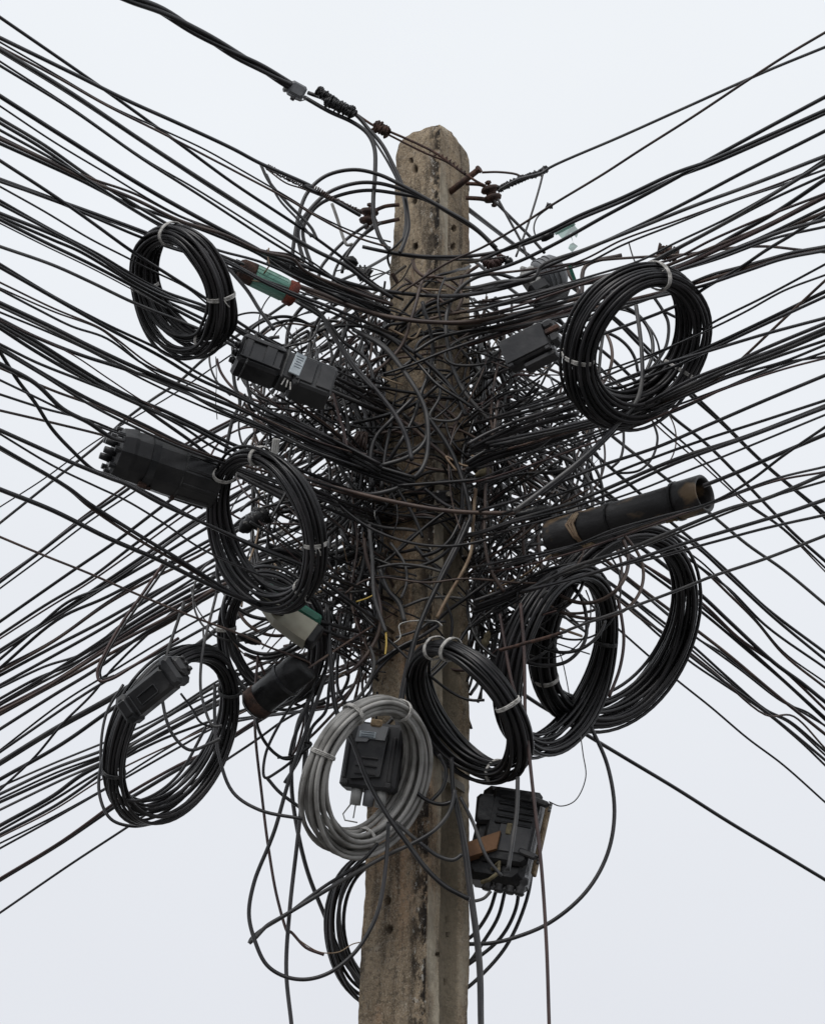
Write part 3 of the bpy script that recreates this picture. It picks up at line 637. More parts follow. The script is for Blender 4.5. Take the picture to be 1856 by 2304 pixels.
 ('H 1300,700 1330,880 1360,1050 1420,1260 1445,1340', 3.4, 'r', -.4, 'short reddish cable joining the one hanging right of the pole'),
 ('K 1400,370 1395,550 1375,700 1345,890', 4.4, 'g', -.4, 'grey cable dropping over the big black box into its gland'),
 ('K 1280,1000 1240,1120 1150,1250 1080,1295', 3.9, 'k', .07, 'innermost cable curving from the big black box to the pole'),
 ('K 1330,1000 1290,1150 1200,1300 1130,1400 1060,1445', 3.9, 'k', .07, 'second cable curving from the big black box to the pole'),
 ('K 1410,900 1390,1100 1300,1270 1130,1410 1060,1455', 3.9, 'k', .07, 'third cable curving from the big black box to the pole'),
 ('K 1490,800 1450,1050 1330,1320 1130,1535 1060,1580', 3.9, 'k', .07, 'outermost cable curving from the big black box to the pole'),
 ('K 1250,1005 1210,1045 1150,1060 1130,1055', 3.4, 'g', -.15, 'short grey cable from the box gland to the pole edge'),
 ('L 430,90 520,300 560,560 520,800 400,1010 200,1180 0,1265 K 1250,1295 1130,1300', 4.2, 'k', -.1, 'big black loop hanging in open sky right of the pole'),
 ('L 370,130 385,240 400,370 340,500 260,530 195,505', 1.2, 'g', -.2, 'hair-thin wire looping from the right coils to the box latch'),
 ('J 690,100 600,250 565,450 580,620 680,800', 3.0, 'k', -.35, 'inner slack wire left of the lower left coil'),
 ('J 640,400 580,500 555,700 620,850 740,890 850,875 1000,830', 3.4, 'k', -.37, 'outer slack wire round the bottom of the lower left coil'),
 ('G 1030,880 940,1150 905,1290 J 910,200 960,370 1060,465 1170,430 1230,400', 3.4, 'g', -.75, 'grey wire looping through the lower left coil'),
 ('G 1210,830 1130,1170 1120,1350 J 1130,180 1190,330 1240,330', 3.0, 'g', -.72, 'grey wire hanging inside the lower left coil right side'),
 ('J 1200,100 1200,300 1220,480 1300,700 1450,800 1690,850', 3.6, 'k', -.66, 'black cable swinging from the lower left coil to the grey coil'),
 ('J 1150,340 1000,600 870,710 760,750 700,740', 3.2, 'k', -.6, 'black cable crossing the open middle of the lower left coil'),
 ('J 1010,150 1070,230 1120,310 1190,340', 2.4, 'k', -.62, 'frayed black wire below the lower left splice box'),
 ('J 1430,100 1440,340 1530,480 1610,515 1736,430 K 200,170', 3.4, 'k', -.3, 'black cable sagging left of the grey coil'),
 ('J 1720,80 1560,320 1480,500 1480,620 1560,580 1700,470', 3.0, 'k', -.28, 'black cable bent back sharply left of the grey coil'),
 ('J 1490,620 1560,700 1680,790', 3.6, 'k', -.28, 'black stub running to the grey coil left side'),
 ('G 930,640 800,830 680,1000 590,1160 545,1270 560,1320 620,1310 740,1240 1000,1080', 3.2, 'r', .3, 'reddish wire hanging in a long narrow bend at the left'),
 ('G 950,650 815,840 695,1010 600,1170 560,1275 575,1308 640,1290', 2.6, 'k', .32, 'black wire inside the long narrow reddish bend'),
 ('D 1300,680 1310,900 1340,1010 1300,1100 1260,1280', 3.8, 'k', -.62, 'black cable hanging down below the left end of double box'),
 ('D 1370,830 1400,980 1450,1060 1550,1100', 3.4, 'k', -.6, 'black cable dropping under the middle of the double box'),
 ('D 1260,240 1380,380 1450,490 1530,600', 3.8, 'k', -.75, 'black cable falling from top left coil to the double box'),
 ('D 1205,750 1210,880 1205,1000 1213,1100', .9, 'g', -.8, 'hair-thin wire hanging straight below the top left coil'),
 ('D 1350,800 1420,790 1500,740 1620,690 1736,655 E 300,300', 2.6, 'k', -.7, 'black wire wrapped across the front of the double box'),
 ('D 1390,790 1430,720 1500,650 1560,640', 3.6, 'g', -.72, 'thick grey wire bent over the double box top'),
 ('F 640,-10 660,60 700,160', 1.5, 'k', -.3, 'thin stub wire above the top right coil'),
 ('F 680,340 700,480 712,600 712,770 680,880 560,1020 400,1180 200,1340 0,1488', 4.4, 'g', -1.05, 'grey faded cable hanging through the top right coil to lower left'),
 ('F 770,760 700,830 640,940 540,1060 350,1240 150,1400', 3.6, 'k', -.98, 'black cable leaving the bottom of the top right coil'),
 ('F 770,280 830,370 860,440 850,560 800,650 760,700', 3.4, 'k', -.85, 'black cable bent inside the top right coil'),
 ('F 830,370 910,410 980,440', 3.0, 'g', -.86, 'short pale-tipped wire inside the top right coil'),
 ('F 775,990 800,1080 770,1190 700,1260 600,1275 560,1265', 2.6, 'k', -.7, 'black wire curl hanging below the top right coil'),
 ('F 610,1010 610,1120 590,1200 540,1250', 2.8, 'k', -.7, 'short black wire hanging left of the curl under top right coil'),
 ('I 50,865 -10,920 80,970 200,985 300,960 390,860 405,740 380,620 330,540', 3.8, 'k', -.25, 'black cable loop hanging inside the right coils'),
 ('I 220,860 260,930 290,1050 310,1160', 1.1, 'k', -.25, 'hair-thin wire hanging inside the right coils'),
 ('I 580,620 600,720 612,850 590,1000 530,1160', 3.4, 'r', -.28, 'reddish brown cable beside the right coil right side'),
 ('E 370,700 400,820 440,960 450,1030', 3.0, 'r', -.4, 'reddish wire falling from the double box right end'),
 ('E 395,850 430,900 440,1000 520,1040 560,1050', 2.6, 'r', -.38, 'second reddish wire falling below the double box'),
 ('A 1455,915 1500,1010 1600,1130 1736,1270 B 280,960', 3.2, 'k', -.55, 'slack black cable hanging from the tie on the second left cable'),
 ('B 815,1080 830,1130 880,1170 940,1170', 3.6, 'b', -.24, 'short brown wire curl on the pole face under top cable'),
 ('B 820,1090 815,1170 840,1230 1000,1250', 2.6, 't', -.23, 'pale wire curl on the pole face under the brown one'),
 ('B 1180,1110 1100,1170 1080,1230 1090,1290 1060,1370', 3.6, 'b', -.24, 'brownish wire bent down the pole right side'),
 ('B 770,1180 860,1240 980,1310 1050,1380', 3.0, 'b', -.23, 'brown wire slanting down right over the pole'),
 ('B 950,1190 1060,1250 1120,1290', 2.6, 'b', -.22, 'short brown wire on the right face of the pole'),
 ('E 920,720 980,780 1040,830 1060,850', 3.2, 'b', -.22, 'tan-brown wire crossing the pole at mid height'),
 ('E 890,740 960,800 1030,860', 3.0, 'b', -.21, 'second tan-brown wire crossing the pole at mid height'),
 ('E 740,850 850,930 950,1020 1020,1080', 3.6, 'b', -.24, 'brown cable slanting down over the pole toward its right edge'),
 ('E 760,820 900,950 990,1060', 3.6, 'k', -.22, 'black cable slanting down over the pole beside brown one'),
 ('H 880,0 1000,90 1110,130', 4.0, 'k', -.22, 'black cable slanting down right on the upper bare pole'),
 ('H 730,0 830,170 870,270', 3.6, 'k', -.22, 'black cable slanting down over the pole left side low'),
 ('H 620,440 740,340 900,200 1050,90', 3.4, 'k', -.22, 'black cable climbing right across the low pole face'),
 ('H 830,320 900,400 970,460', 3.8, 'g', -.21, 'grey cable slanting onto the bare patch of the pole'),
 ('H 630,450 680,570 740,640 770,740', 4.6, 'g', -.24, 'thick grey cable sliding down the pole left of bare patch'),
 ('H 760,660 900,610 1020,605 1140,620', 3.2, 'g', -.23, 'grey cable lying level below the bare patch'),
 ('H 720,830 860,780 900,750 1000,740', 2.8, 'g', -.24, 'grey wire climbing the pole below the bare patch'),
 ('H 600,980 750,880 850,830 960,760', 4.0, 'k', -.24, 'black cable climbing right above the black front coil'),
 ('H 560,1110 620,1010 740,900 900,840', 3.8, 'k', -.23, 'black cable climbing the pole just above the grey coil'),
 ('H 710,860 745,830 740,760 790,740 860,735 950,740 980,765', 1.3, 'w', -.28, 'thin white wire squiggle on the pole above the coils'),
 #BUNDLES
 ('H 330,820 300,1000 230,1200 150,1400 130,1488', 3.8, 'k', -.3, 'black cable slanting down left from the cream box end'),
 ('H 300,640 310,760 270,950 255,1200 190,1488 K 100,400', 3.2, 'g', -.28, 'grey wire dropping past the right end of the cream box'),
 ('H 420,700 385,900 350,1100 330,1240 K 250,100 215,300', 3.4, 'k', -.26, 'black wire hanging just left of the grey coil top'),
 ('H 470,560 430,760 395,980 400,1120 440,1200 430,1300', 3.2, 'k', -.2, 'black wire kinked above the grey coil left shoulder'),
 ('H 560,800 520,1000 470,1130 300,1330 150,1470', 3.0, 'b', -.2, 'brown wire running down left over the top of the grey coil'),
 ('H 240,900 235,1060 220,1240 140,1488 K 60,260', 2.6, 'r', -.24, 'thin reddish wire hanging beside the black cylinder closure'),
 ('E 680,345 820,400 860,345', 2.4, 't', -.26, 'pale tan twig-like wire on the upper pole'),
 ('E 640,615 700,640 760,660', 2.0, 't', -.27, 'pale frayed wire end at the pole left edge'),
]
for h in H_:
    nm = h[5] if len(h) > 5 else 'cable'
    o = cable(h[0], h[1], h[2], str(h[3]), label=h[4], name=nm, y0=0)
    if nm == 'bracket': o['category'] = 'bracket'
BN = [
 ('E 0,860 150,935 330,1020 560,1120 820,1210', 4, 'k', -.36, 'bundle running low left into the pole above brown cable'),
 ('E 0,830 200,900 400,1000 640,1130', 3.4, 'k', -.42, 'bundle running above the low left bundle into the pole'),
 ('E 380,560 480,640 570,760 610,880 600,1010', 4, 'k', -.1, 'bundle curving down beside the pole right of the double box'),
 ('E 400,600 500,690 560,800 580,900 560,980', 4, 'k', -.05, 'inner bundle curving down right of the double box'),
 ('E 1736,800 1450,880 1250,960 1130,1020', 3.8, 'k', -.4, 'bundle running into the pole right edge under the largest coil'),
 ('E 1736,900 1450,1000 1250,1060 1120,1120', 4, 'k', -.35, 'lower bundle running into the pole below the largest coil'),
 ('H 1736,440 1550,490 1350,590 1160,660', 4, 'k', -.3, 'bundle lying over the tops of the right coils'),
 ('G 1290,140 1450,210 1640,310 1736,380 H 200,500', 4, 'k', -.2, 'bundle crossing behind the mid-left coil'),
 ('H 1280,620 1330,760 1300,1000 1330,1250', 4.2, 'k', -.05, 'bundle hanging between the front coil and the right coils'),
 ('H 1150,560 1250,640 1400,600', 4, 'k', -.2, 'short bundle from the pole to the orange brown sheath'),
 ('B 0,1060 250,1190 500,1290 700,1400', 3.4, 'k', -.3, 'bundle slanting in below the three arching loops'),
 ('H 0,330 200,400 380,400 560,330', 4, 'k', -.2, 'bundle bowed under the long taped splice left'),
]
wd = ('uppermost', 'second', 'third', 'lowest')
for pth, r_, m_, Y_, lb in BN:
    P_ = parse(pth)
    for b_ in range(4):
        Q_ = [(x + (b_ - 1.5) * 5 * math.sin(i * .9 + b_) + (0 if abs(P_[-1][0] - P_[0][0]) > abs(P_[-1][1] - P_[0][1]) else (b_ - 1.5) * 8), y + (0 if abs(P_[-1][0] - P_[0][0]) < abs(P_[-1][1] - P_[0][1]) else (b_ - 1.5) * 8) + rnd.uniform(-2, 2)) for i, (x, y) in enumerate(P_)]
        cable(Q_, r_, m_, str(Y_ + .01 * b_), label=wd[b_] + ' strand of the black ' + lb, y0=0, group='bunched strands in the tangle')
# twisted supply line at the very top
line = smooth_path([at(x, y, depth('N', x, -.1)) for x, y in parse('A 735,-8 900,60 1100,178 1300,295 1450,375 1560,440 1650,490')], per=12)
d0 = line[0] - line[3]; d0 /= np.linalg.norm(d0); line = np.vstack([line[0] + d0 * 4, line[0] + d0 * 2, line[0] + d0 * 1, line])
cum = np.concatenate([[0], np.cumsum(np.linalg.norm(np.diff(line, axis=0), axis=1))])
fine = np.array([[np.interp(t, cum, line[:, k]) for k in range(3)] for t in np.linspace(0, cum[-1], 160)])
tr = bpy.data.objects.new('twisted_cable', None); col.objects.link(tr); tag(tr, 'thick twisted black supply cable coming in alone at the very top left', 'cable')
for k in range(3):
    tt = np.linspace(0, cum[-1], 160); ph = tt * 8.5 + k * 2.1; rr_ = .0080
    u = np.array([.45, 0, .9]); v = np.array([0, 1, 0])
    P = fine + rr_ * (np.cos(ph)[:, None] * u + np.sin(ph)[:, None] * v)
    MB().tube(P, .0070 if k else .0085, 8).build('strand', 'k', tr, True)

# ---------------------------------------------------------------- coils
def frame(px, py, Y, rot=0, yaw=0, roll=0, pitch=0):
    p = at(px, py, Y); s = mpp(p)
    m = CB @ Matrix.Rotation(R(rot), 3, 'Z') @ Matrix.Rotation(R(yaw), 3, 'Y') @ Matrix.Rotation(R(-roll), 3, 'X')
    return Matrix.Translation(p) @ m.to_4x4() @ Matrix.Scale(s, 4)
def thing(name, label, cat, mtx, group=None):
    o = bpy.data.objects.new(name, None); col.objects.link(o); o.matrix_world = mtx; o.empty_display_size = 10
    return tag(o, label, cat, group)
def coil(cx, cy, Rad, minor, rot, n, Y, label, m='k', r=4.4, br=24, ba=30, ties=(), side=1, seed=0, tm='tie', loose=2, arc=None, egg=0):
    """turns of cable round a circle of radius Rad, the plane swung so that it reads 'minor' wide"""
    q = random.Random(seed)
    beta = math.degrees(math.acos(minor / Rad)) * side
    root = thing('cable_coil', label, 'cable coil', frame(cx, cy, Y, rot, beta), 'coils of spare cable hung on the pole')
    offs = []; k = 0
    cand = [(i * 2.0 + (j % 2), j * 1.73) for i in range(-12, 13) for j in range(-12, 13)]
    cand = [(a * r * 1.05, b_ * r * 1.05) for a, b_ in cand if (a * r / br) ** 2 + (b_ * r / ba) ** 2 <= 1.0]
    cand.sort(key=lambda c: (c[0] / br) ** 2 + (c[1] / ba) ** 2, reverse=True)
    # show the skin of the bundle first, fill the heart after
    offs = cand[:n]
    for i, (u, v) in enumerate(offs):
        lo = 1 if i >= n - loose else 0
        f1, f2, f3, f4 = [q.uniform(0, 6.28) for _ in range(4)]; hang = q.uniform(-5, 9) + max(0, q.gauss(-6, 9))
        NP = 56; P = []
        for a in range(NP):
            th = 2 * math.pi * a / NP
            du = (1.6 + 6 * lo) * math.sin(th + f1) + 1.2 * math.sin(2 * th + f2) + .5 * math.sin(5 * th + f4) + lo * 8
            dv = (1.9 + 5 * lo) * math.sin(th + f3) + 1.4 * math.sin(2 * th + f4) + .6 * math.sin(4 * th + f1)
            if ties:
                near = min(abs((math.degrees(th) - td_ + 180) % 360 - 180) for td_ in ties); k_ = 1 + .28 * (1 - math.exp(-(near / 38) ** 2))
            else: k_ = 1.1
            low = max(0, -math.sin(th + R(rot))); k_ *= .82 + .38 * (1 - math.sin(th + R(rot))) / 2 * 1.3
            rr = Rad - br + u * k_ + du + hang * low ** 2
            e_ = 1 + egg * math.sin(th)
            P.append((rr * math.cos(th) * e_, rr * math.sin(th), v * k_ + dv))
        if arc:
            P2 = [P[a] for a in range(NP) if arc[0] <= 360 * a / NP <= arc[1]]; mb = MB(); mb.tube(P2, r, 6, (0, 0.01, 1))
        else: mb = MB(); mb.tube(P, r * q.uniform(.92, 1.05), 6, (0, 0.01, 1), closed=True)
        mb.build('cable_turn', m, root, True)
    for tdeg in ties:
        th = R(tdeg); c = (Rad - br) * (1 + egg * math.sin(th)) ; mb = MB(); P = []
        for w_ in range(3):
            P = []
            for a in range(20):
                ph = 2 * math.pi * a / 20; rr = (Rad - br) + (br + 4.5 + q.uniform(-.8, .8)) * math.cos(ph); z = (ba + 5) * math.sin(ph)
                t2 = th + (w_ - 1) * 3.2 / Rad + q.uniform(-.5, .5) / Rad
                P.append((rr * math.cos(t2) * (1 + egg * math.sin(t2)), rr * math.sin(t2), z))
            mb.tube(P, 2.1, 5, (math.cos(th + 1.57), math.sin(th + 1.57), .02), closed=True)
        x0, y0 = (Rad + 3) * math.cos(th), (Rad + 3) * math.sin(th)
        if q.random() < .6:
            mb.tube([(x0 - 8 * math.cos(th), y0 - 8 * math.sin(th), ba * .7), (x0, y0, ba * .5), (x0 + q.uniform(-6, 6), y0 - 12, ba * .5), (x0 + q.uniform(-10, 10), y0 - 20, ba * .4)], 1.4, 5)
        mb.build('tie', tm, root, True)
    return root
coil(411, 650, 149, 97, 27, 25, -1.10, 'black cable coil high on the left with four cloth ties', r=4.2, br=21, ba=30, ties=(65, 155, 330, 268), side=-1, seed=1)
coil(1431, 770, 184, 138, -38, 35, -1.14, 'largest black cable coil high on the right, tied in three places', r=4.3, br=25, ba=42, ties=(118, 8, 225), side=1, seed=2, loose=5)
coil(599, 1187, 184, 119, 19, 18, -.80, 'black cable coil on the left in front of the long splice closure', r=4.1, br=17, ba=24, ties=(68, 120, 335, 292), side=-1, seed=3, loose=5)
coil(390, 1650, 210, 108, -22, 18, -.55, 'black cable coil at the lower left under the slotted splice box', r=4.0, br=17, ba=22, ties=(40, 215), side=1, seed=4, loose=4, tm='ktie')
coil(612, 1435, 152, 118, 10, 12, -.30, 'dark cable coil in the tangle behind the mid-left coil', r=4.0, br=14, ba=20, ties=(165,), side=-1, seed=5)
coil(826, 1740, 181, 122, -18, 17, -.40, 'pale grey cable coil hanging in front of the junction box', m='G', r=5.5, br=20, ba=26, ties=(75, 172, 295, 130), side=1, seed=6, loose=4, tm='tie')
coil(1052, 1597, 180, 96, 33, 22, -.34, 'black cable coil hanging across the pole front beside the grey one', r=4.3, br=20, ba=26, ties=(80, 255, 350, 60), side=-1, seed=7, loose=3)
coil(1384, 1406, 240, 174, -26, 26, .02, 'big black cable coil farthest right, hanging behind the split pipe', r=4.4, br=22, ba=28, ties=(232,), side=1, seed=8, loose=5)
coil(1256, 1484, 220, 120, -16, 20, -.14, 'black cable coil just right of the pole, overlapping the big one', r=4.2, br=19, ba=24, ties=(18, 250), side=1, seed=9, tm='ktie', loose=4)
coil(862, 2085, 172, 112, 12, 10, .25, 'small black cable coil half hidden behind the pole foot of the tangle', r=4.4, br=17, ba=22, ties=(), side=1, seed=10, loose=3)

# ---------------------------------------------------------------- boxes and closures
def part(mb, name, m, parent, smooth=False, label=None):
    if name in ('rib', 'bolt', 'peeling_flake', 'cable_port', 'lug', 'connector', 'rust_crust', 'hinge', 'nut', 'end_block', 'panel', 'torn_tape', 'slot_rim', 'moulding', 'flap', 'tie_wire', 'wire_tail', 'copper_wire', 'tape_strip') and len(mb.ch) > 1:
        for v, f in mb.ch: c_ = MB(); c_.add(v, f); o = c_.build(name, m, parent, smooth)
        return o
    o = mb.build(name, m, parent, smooth)
    if label: o['label'] = label
    return o
# twin splice box, left
t = thing('splice_box', 'two black splice boxes strapped end to end under the green closure', 'splice box', frame(640, 836, -.98, -21, 8, 32))
part(MB().box((-62, 0, 0), (104, 78, 74), bev=7), 'case', 'box', t)
b = MB()
for x, w_ in ((-96, 18), (-44, 26)): b.box((x, 4, 38), (w_, 58, 6), bev=2)
b.box((-62, 24, 40), (96, 5, 5), bev=1); b.box((-62, -26, 40), (96, 5, 5), bev=1); part(b, 'rib', 'box2', t)
part(MB().box((66, -2, 0), (92, 82, 76), bev=6), 'case', 'box2', t)
b = MB(); b.box((44, -2, 40), (40, 60, 4), bev=1.5).box((90, -2, 40), (34, 60, 4), bev=1.5); part(b, 'panel', 'box', t)
part(MB().box((4, 0, 0), (30, 70, 66), bev=3), 'joint', 'box', t)
part(MB().box((20, 3, 42), (26, 58, 4), Matrix.Rotation(R(-4), 3, 'Z'), bev=1.5), 'label_plate', 'label', t)
b = MB()
for i in range(5): b.box((20 + (i % 2), 22 - i * 7, 44.5), (18 - 3 * (i % 3), 1.3, .6), Matrix.Rotation(R(-4), 3, 'Z'))
part(b, 'printed_lines', 'ink', t)
for x in (-6, 34, -90): part(MB().box((x, 0, 0), (5, 86, 82), bev=2), 'strap', 'ktie' if x < 0 else 'box', t)
b = MB()
for z in (-20, 0, 20): b.cyl((-112, z * .9, z * .3), (-126, z * .9, z * .3), 9, 6, 12)
part(b, 'cable_port', 'box', t, True)
b = MB()
for i in range(3): b.box((2 + i * 9, -46 - i * 2, 30), (3, 20, 2), Matrix.Rotation(R(12 * i - 10), 3, 'Z'))
part(b, 'torn_tape', 'tie', t)
# square box, right
t = thing('splice_box', 'square black box tilted up right, left of the largest coil', 'splice box', frame(1196, 782, -.92, 26, -14, 26))
part(MB().box((-8, 4, 0), (112, 68, 46), bev=4), 'case', 'box', t)
part(MB().box((-8, 6, 25), (104, 60, 5), bev=1.5), 'lid', 'box', t)
part(MB().box((10, -40, -4), (80, 14, 36), bev=3), 'base_rail', 'box', t)
b = MB(); b.box((56, 24, 8), (26, 22, 40), bev=5).box((60, -12, 8), (22, 24, 36), bev=4); part(b, 'end_block', 'box', t)
part(MB().box((62, 6, 22), (34, 12, 12), bev=2), 'clamp', 'rust', t)
b = MB(); b.cyl((-20, 38, 0), (-20, 48, 0), 5).cyl((26, 38, 0), (26, 50, 0), 5); part(b, 'lug', 'steel', t, True)
for k in (-1, 1): part(MB().box((k * 46 - 8, -30, 24), (12, 10, 8), bev=2), 'latch', 'box', t)
# long closure left
t = thing('splice_closure', 'long black ribbed splice closure at the left with bolted end cap', 'splice closure', frame(362, 1050, -.80, -19, 18, 8) @ Matrix.Scale(.95, 4))
part(MB().lathe([(-82, 0), (-82, 58), (-76, 63), (60, 65), (138, 63), (142, 58), (142, 0)], 10), 'body', 'box', t)
part(MB().lathe([(-118, 0), (-118, 52), (-112, 60), (-84, 67), (-76, 65), (-76, 0)], 10), 'end_cap', 'box', t)
b = MB()
for y, z in ((38, 38), (38, -38), (-38, 38), (-38, -38), (0, 52), (52, 0), (-52, 0)): b.cyl((-128, y, z), (-112, y, z), 7, 7, 8)
part(b, 'bolt', 'box2', t)
for y, z in ((16, 12), (-6, 22), (20, -14), (-20, -6)): part(MB().cyl((-146, y, z), (-118, y, z), 8, 10, 12), 'cable_port', 'box2', t, True)
part(MB().lathe([(-40, 62), (-40, 69), (-22, 69), (-22, 62)], 10), 'band', 'box2', t)
part(MB().lathe([(44, 62), (44, 67), (48, 67), (48, 62)], 10), 'wire_band', 'ktie', t)
b = MB()
for i in range(10): a = R(36 * i + 10); b.box((90, 62 * math.cos(a), 62 * math.sin(a)), (80, 6, 8), Matrix.Rotation(a, 3, 'X'), bev=1)
part(b, 'rib', 'box', t)
b = MB(); b.box((-36, -58, 30), (20, 14, 16), bev=2).box((-22, -62, 26), (18, 8, 10), bev=2).box((44, -62, 20), (10, 16, 10), bev=2); part(b, 'rust_crust', 'rust', t)
b = MB()
for i in range(4): b.tube([(30, 50, 20), (34 + i * 4, 60, 26), (44 + i * 7, 62 - i * 3, 30)], 1.6, 5)
part(b, 'copper_wire', 't', t, True)
# split pipe right
t = thing('split_pipe', 'open ended black pipe sleeve peeling brown, right of the pole', 'pipe', frame(1416, 1160, -.72, 17.5, -34, 0) @ Matrix.Scale(1.08, 4))
prof = [(178, 31), (182, 33), (184, 37), (182, 40), (120, 40), (118, 37), (60, 36), (0, 37), (-80, 38), (-150, 39), (-186, 40), (-192, 34), (-192, 0)]
part(MB().lathe([(96, 31.5)] + [(178, 31)] + prof[1:], 28), 'pipe', 'pipe', t, True)
part(MB().lathe([(116, 38), (116, 42), (122, 42), (122, 38)], 28), 'ring', 'tape', t)
part(MB().lathe([(96, 0), (96, 31.4)], 20), 'shade_disc', 'dark', t)  # added near-black disc standing for the shade inside the open pipe
for x in (-118, -122, -40): part(MB().lathe([(x, 38), (x, 41.5), (x + 4, 41.5), (x + 4, 38)], 20), 'tie', 't' if x == -118 else 'tape', t)
b = MB()
for i in range(3): b.tube([(-118 + 5 * i, 36, 18), (-130 + 8 * i, 20, 40), (-120 + 4 * i, -8, 42), (-108, -30, 28)], 3.2, 6)
part(b, 'tape_strip', 't', t, True)
b = MB(); b.box((-104, -34, 20), (26, 9, 16), bev=3).box((96, -34, 14), (20, 6, 12), bev=2).box((130, -36, 10), (50, 5, 10), bev=2); part(b, 'peeling_flake', 'wood', t)
part(MB().lathe([(-200, 0), (-200, 34), (-194, 42), (-130, 43), (-126, 39)], 24), 'sleeve', 'pipe', t, True)
# green closure
t = thing('splice_closure', 'pale green bottle shaped closure with a red band', 'splice closure', frame(600, 633, -.62, -25, 12, 0) @ Matrix.Scale(1.13, 4))
part(MB().lathe([(-30, 20), (-28, 23), (42, 23), (46, 20)], 24), 'bottle', 'green', t, True)
b = MB()
for i in range(16): a = 2 * math.pi * i / 16; b.box((6, 23 * math.cos(a), 23 * math.sin(a)), (66, 1.5, 1.5), Matrix.Rotation(a, 3, 'X'))
part(b, 'rib', 'green', t)
part(MB().lathe([(-62, 0), (-62, 18), (-56, 22), (-32, 24), (-28, 24), (-28, 0)], 20), 'end_cap', 'rust', t, True)
b = MB()
for y, z in ((8, 8), (-8, 6), (2, -8)): b.cyl((-74, y, z), (-60, y, z), 6, 7, 10)
part(b, 'cable_port', 'tape', t, True)
part(MB().lathe([(44, 20), (45, 25), (62, 26), (66, 20), (66, 0)], 24), 'band', 'redrust', t, True)
part(MB().cyl((64, 0, 0), (78, 0, 0), 8, 6, 14), 'neck', 'green', t, True)
b = MB(); b.tube([(-14, 10, 24), (-10, 30, 18), (-20, 46, 6), (-24, 62, 0)], 1.6, 5).tube([(-30, -12, 22), (0, -4, 26), (20, 0, 25)], 1.3, 5); part(b, 'tie_wire', 't', t, True)
# grey device on the right
t = thing('line_amplifier', 'grey finned rounded device half buried in wires right of pole head', 'amplifier', frame(1222, 625, -.42, 28, 20, 18))
part(MB().lathe([(-14, 0), (-14, 34), (-6, 42), (34, 42), (44, 34), (46, 0)], 24), 'housing', 'grey', t, True)
part(MB().box((-30, 6, 4), (34, 52, 40), bev=4), 'cover', 'lgrey', t)
part(MB().box((-32, -22, 14), (44, 26, 36), bev=4), 'bracket', 'box', t)
for x in (-4, 8, 20): part(MB().lathe([(x, 42), (x, 45), (x + 3, 45), (x + 3, 42)], 24), 'fin', 'grey', t)
b = MB()
for x, y in ((-50, 20), (-50, 2), (-40, 34)): b.cyl((x, y, 22), (x + 12, y, 10), 6, 5, 10)
part(b, 'connector', 'lgrey', t, True)
part(MB().box((-8, -48, -4), (90, 22, 40), bev=5), 'base', 'box', t)
# slotted splice box, lower left
t = thing('splice_box', 'black splice box with an oblong slot above the lower left coil', 'splice box', frame(346, 1553, -.88, 39, -12, 14))
part(MB().box((-4, 0, 0), (122, 62, 50), bev=8), 'case', 'box', t)
part(MB().box((-70, 0, 0), (36, 70, 56), bev=10), 'end_cap', 'box2', t)
part(MB().box((66, 4, 2), (30, 74, 58), bev=8), 'collar', 'box2', t)
part(MB().box((86, 4, 0), (24, 50, 44), bev=9), 'nozzle', 'box', t)
part(MB().box((-8, -6, 25), (46, 16, 2.5)), 'slot', 'dark', t)  # flat near-black plate, the slot's inner shade as colour
b = MB()
for q in ((-8, 4.5, 50, 3), (-8, -16.5, 50, 3), (-33, -6, 3, 20), (17, -6, 3, 20)): b.box((q[0], q[1], 26), (q[2], q[3], 5), bev=1)
part(b, 'slot_rim', 'box2', t)
b = MB(); b.box((-70, 0, 30), (22, 40, 5), bev=3).box((-48, -8, 27), (5, 52, 6), bev=1); part(b, 'moulding', 'box', t)
b = MB()
for y in (-14, 2, 16): b.cyl((96, y, 0), (104, y, 0), 6, 5, 10)
part(b, 'cable_port', 'box', t, True)
part(MB().box((52, 30, 20), (7, 10, 12), bev=2), 'latch', 'box', t)
# black cylinder behind
t = thing('splice_closure', 'plain black cylinder closure deep in the lower left tangle', 'splice closure', frame(624, 1545, -.44, 39, -16, 0))
part(MB().lathe([(-80, 0), (-80, 30), (-74, 37), (80, 38), (86, 30), (86, 0)], 24), 'tube', 'tape', t, True)
part(MB().lathe([(-84, 0), (-84, 26), (-70, 39), (-48, 39.5), (-46, 37)], 24), 'end_cap', 'rust', t, True)
part(MB().lathe([(20, 38), (20, 41), (28, 41), (28, 38)], 24), 'band', 'box2', t)
# green and cream box
t = thing('terminal_box', 'cream plastic terminal box with dark green lid below mid-left coil', 'terminal box', frame(648, 1388, -.56, -32, -6, 24))
part(MB().prism([(-76, 2), (-66, -10), (-20, -30), (40, -36), (66, -36), (68, 16), (-60, 14)], -26, 26), 'case', 'cream', t)
part(MB().box((-4, 26, 0), (144, 22, 58), bev=5), 'lid', 'dgreen', t)
part(MB().box((74, -8, 0), (22, 50, 50), bev=4), 'end_block', 'tape', t)
part(MB().cyl((-76, 22, 20), (-88, 22, 20), 8, 8, 12), 'knob', 'box', t, True)
part(MB().box((-76, 2, 20), (14, 8, 10), bev=2), 'clip', 'steel', t)
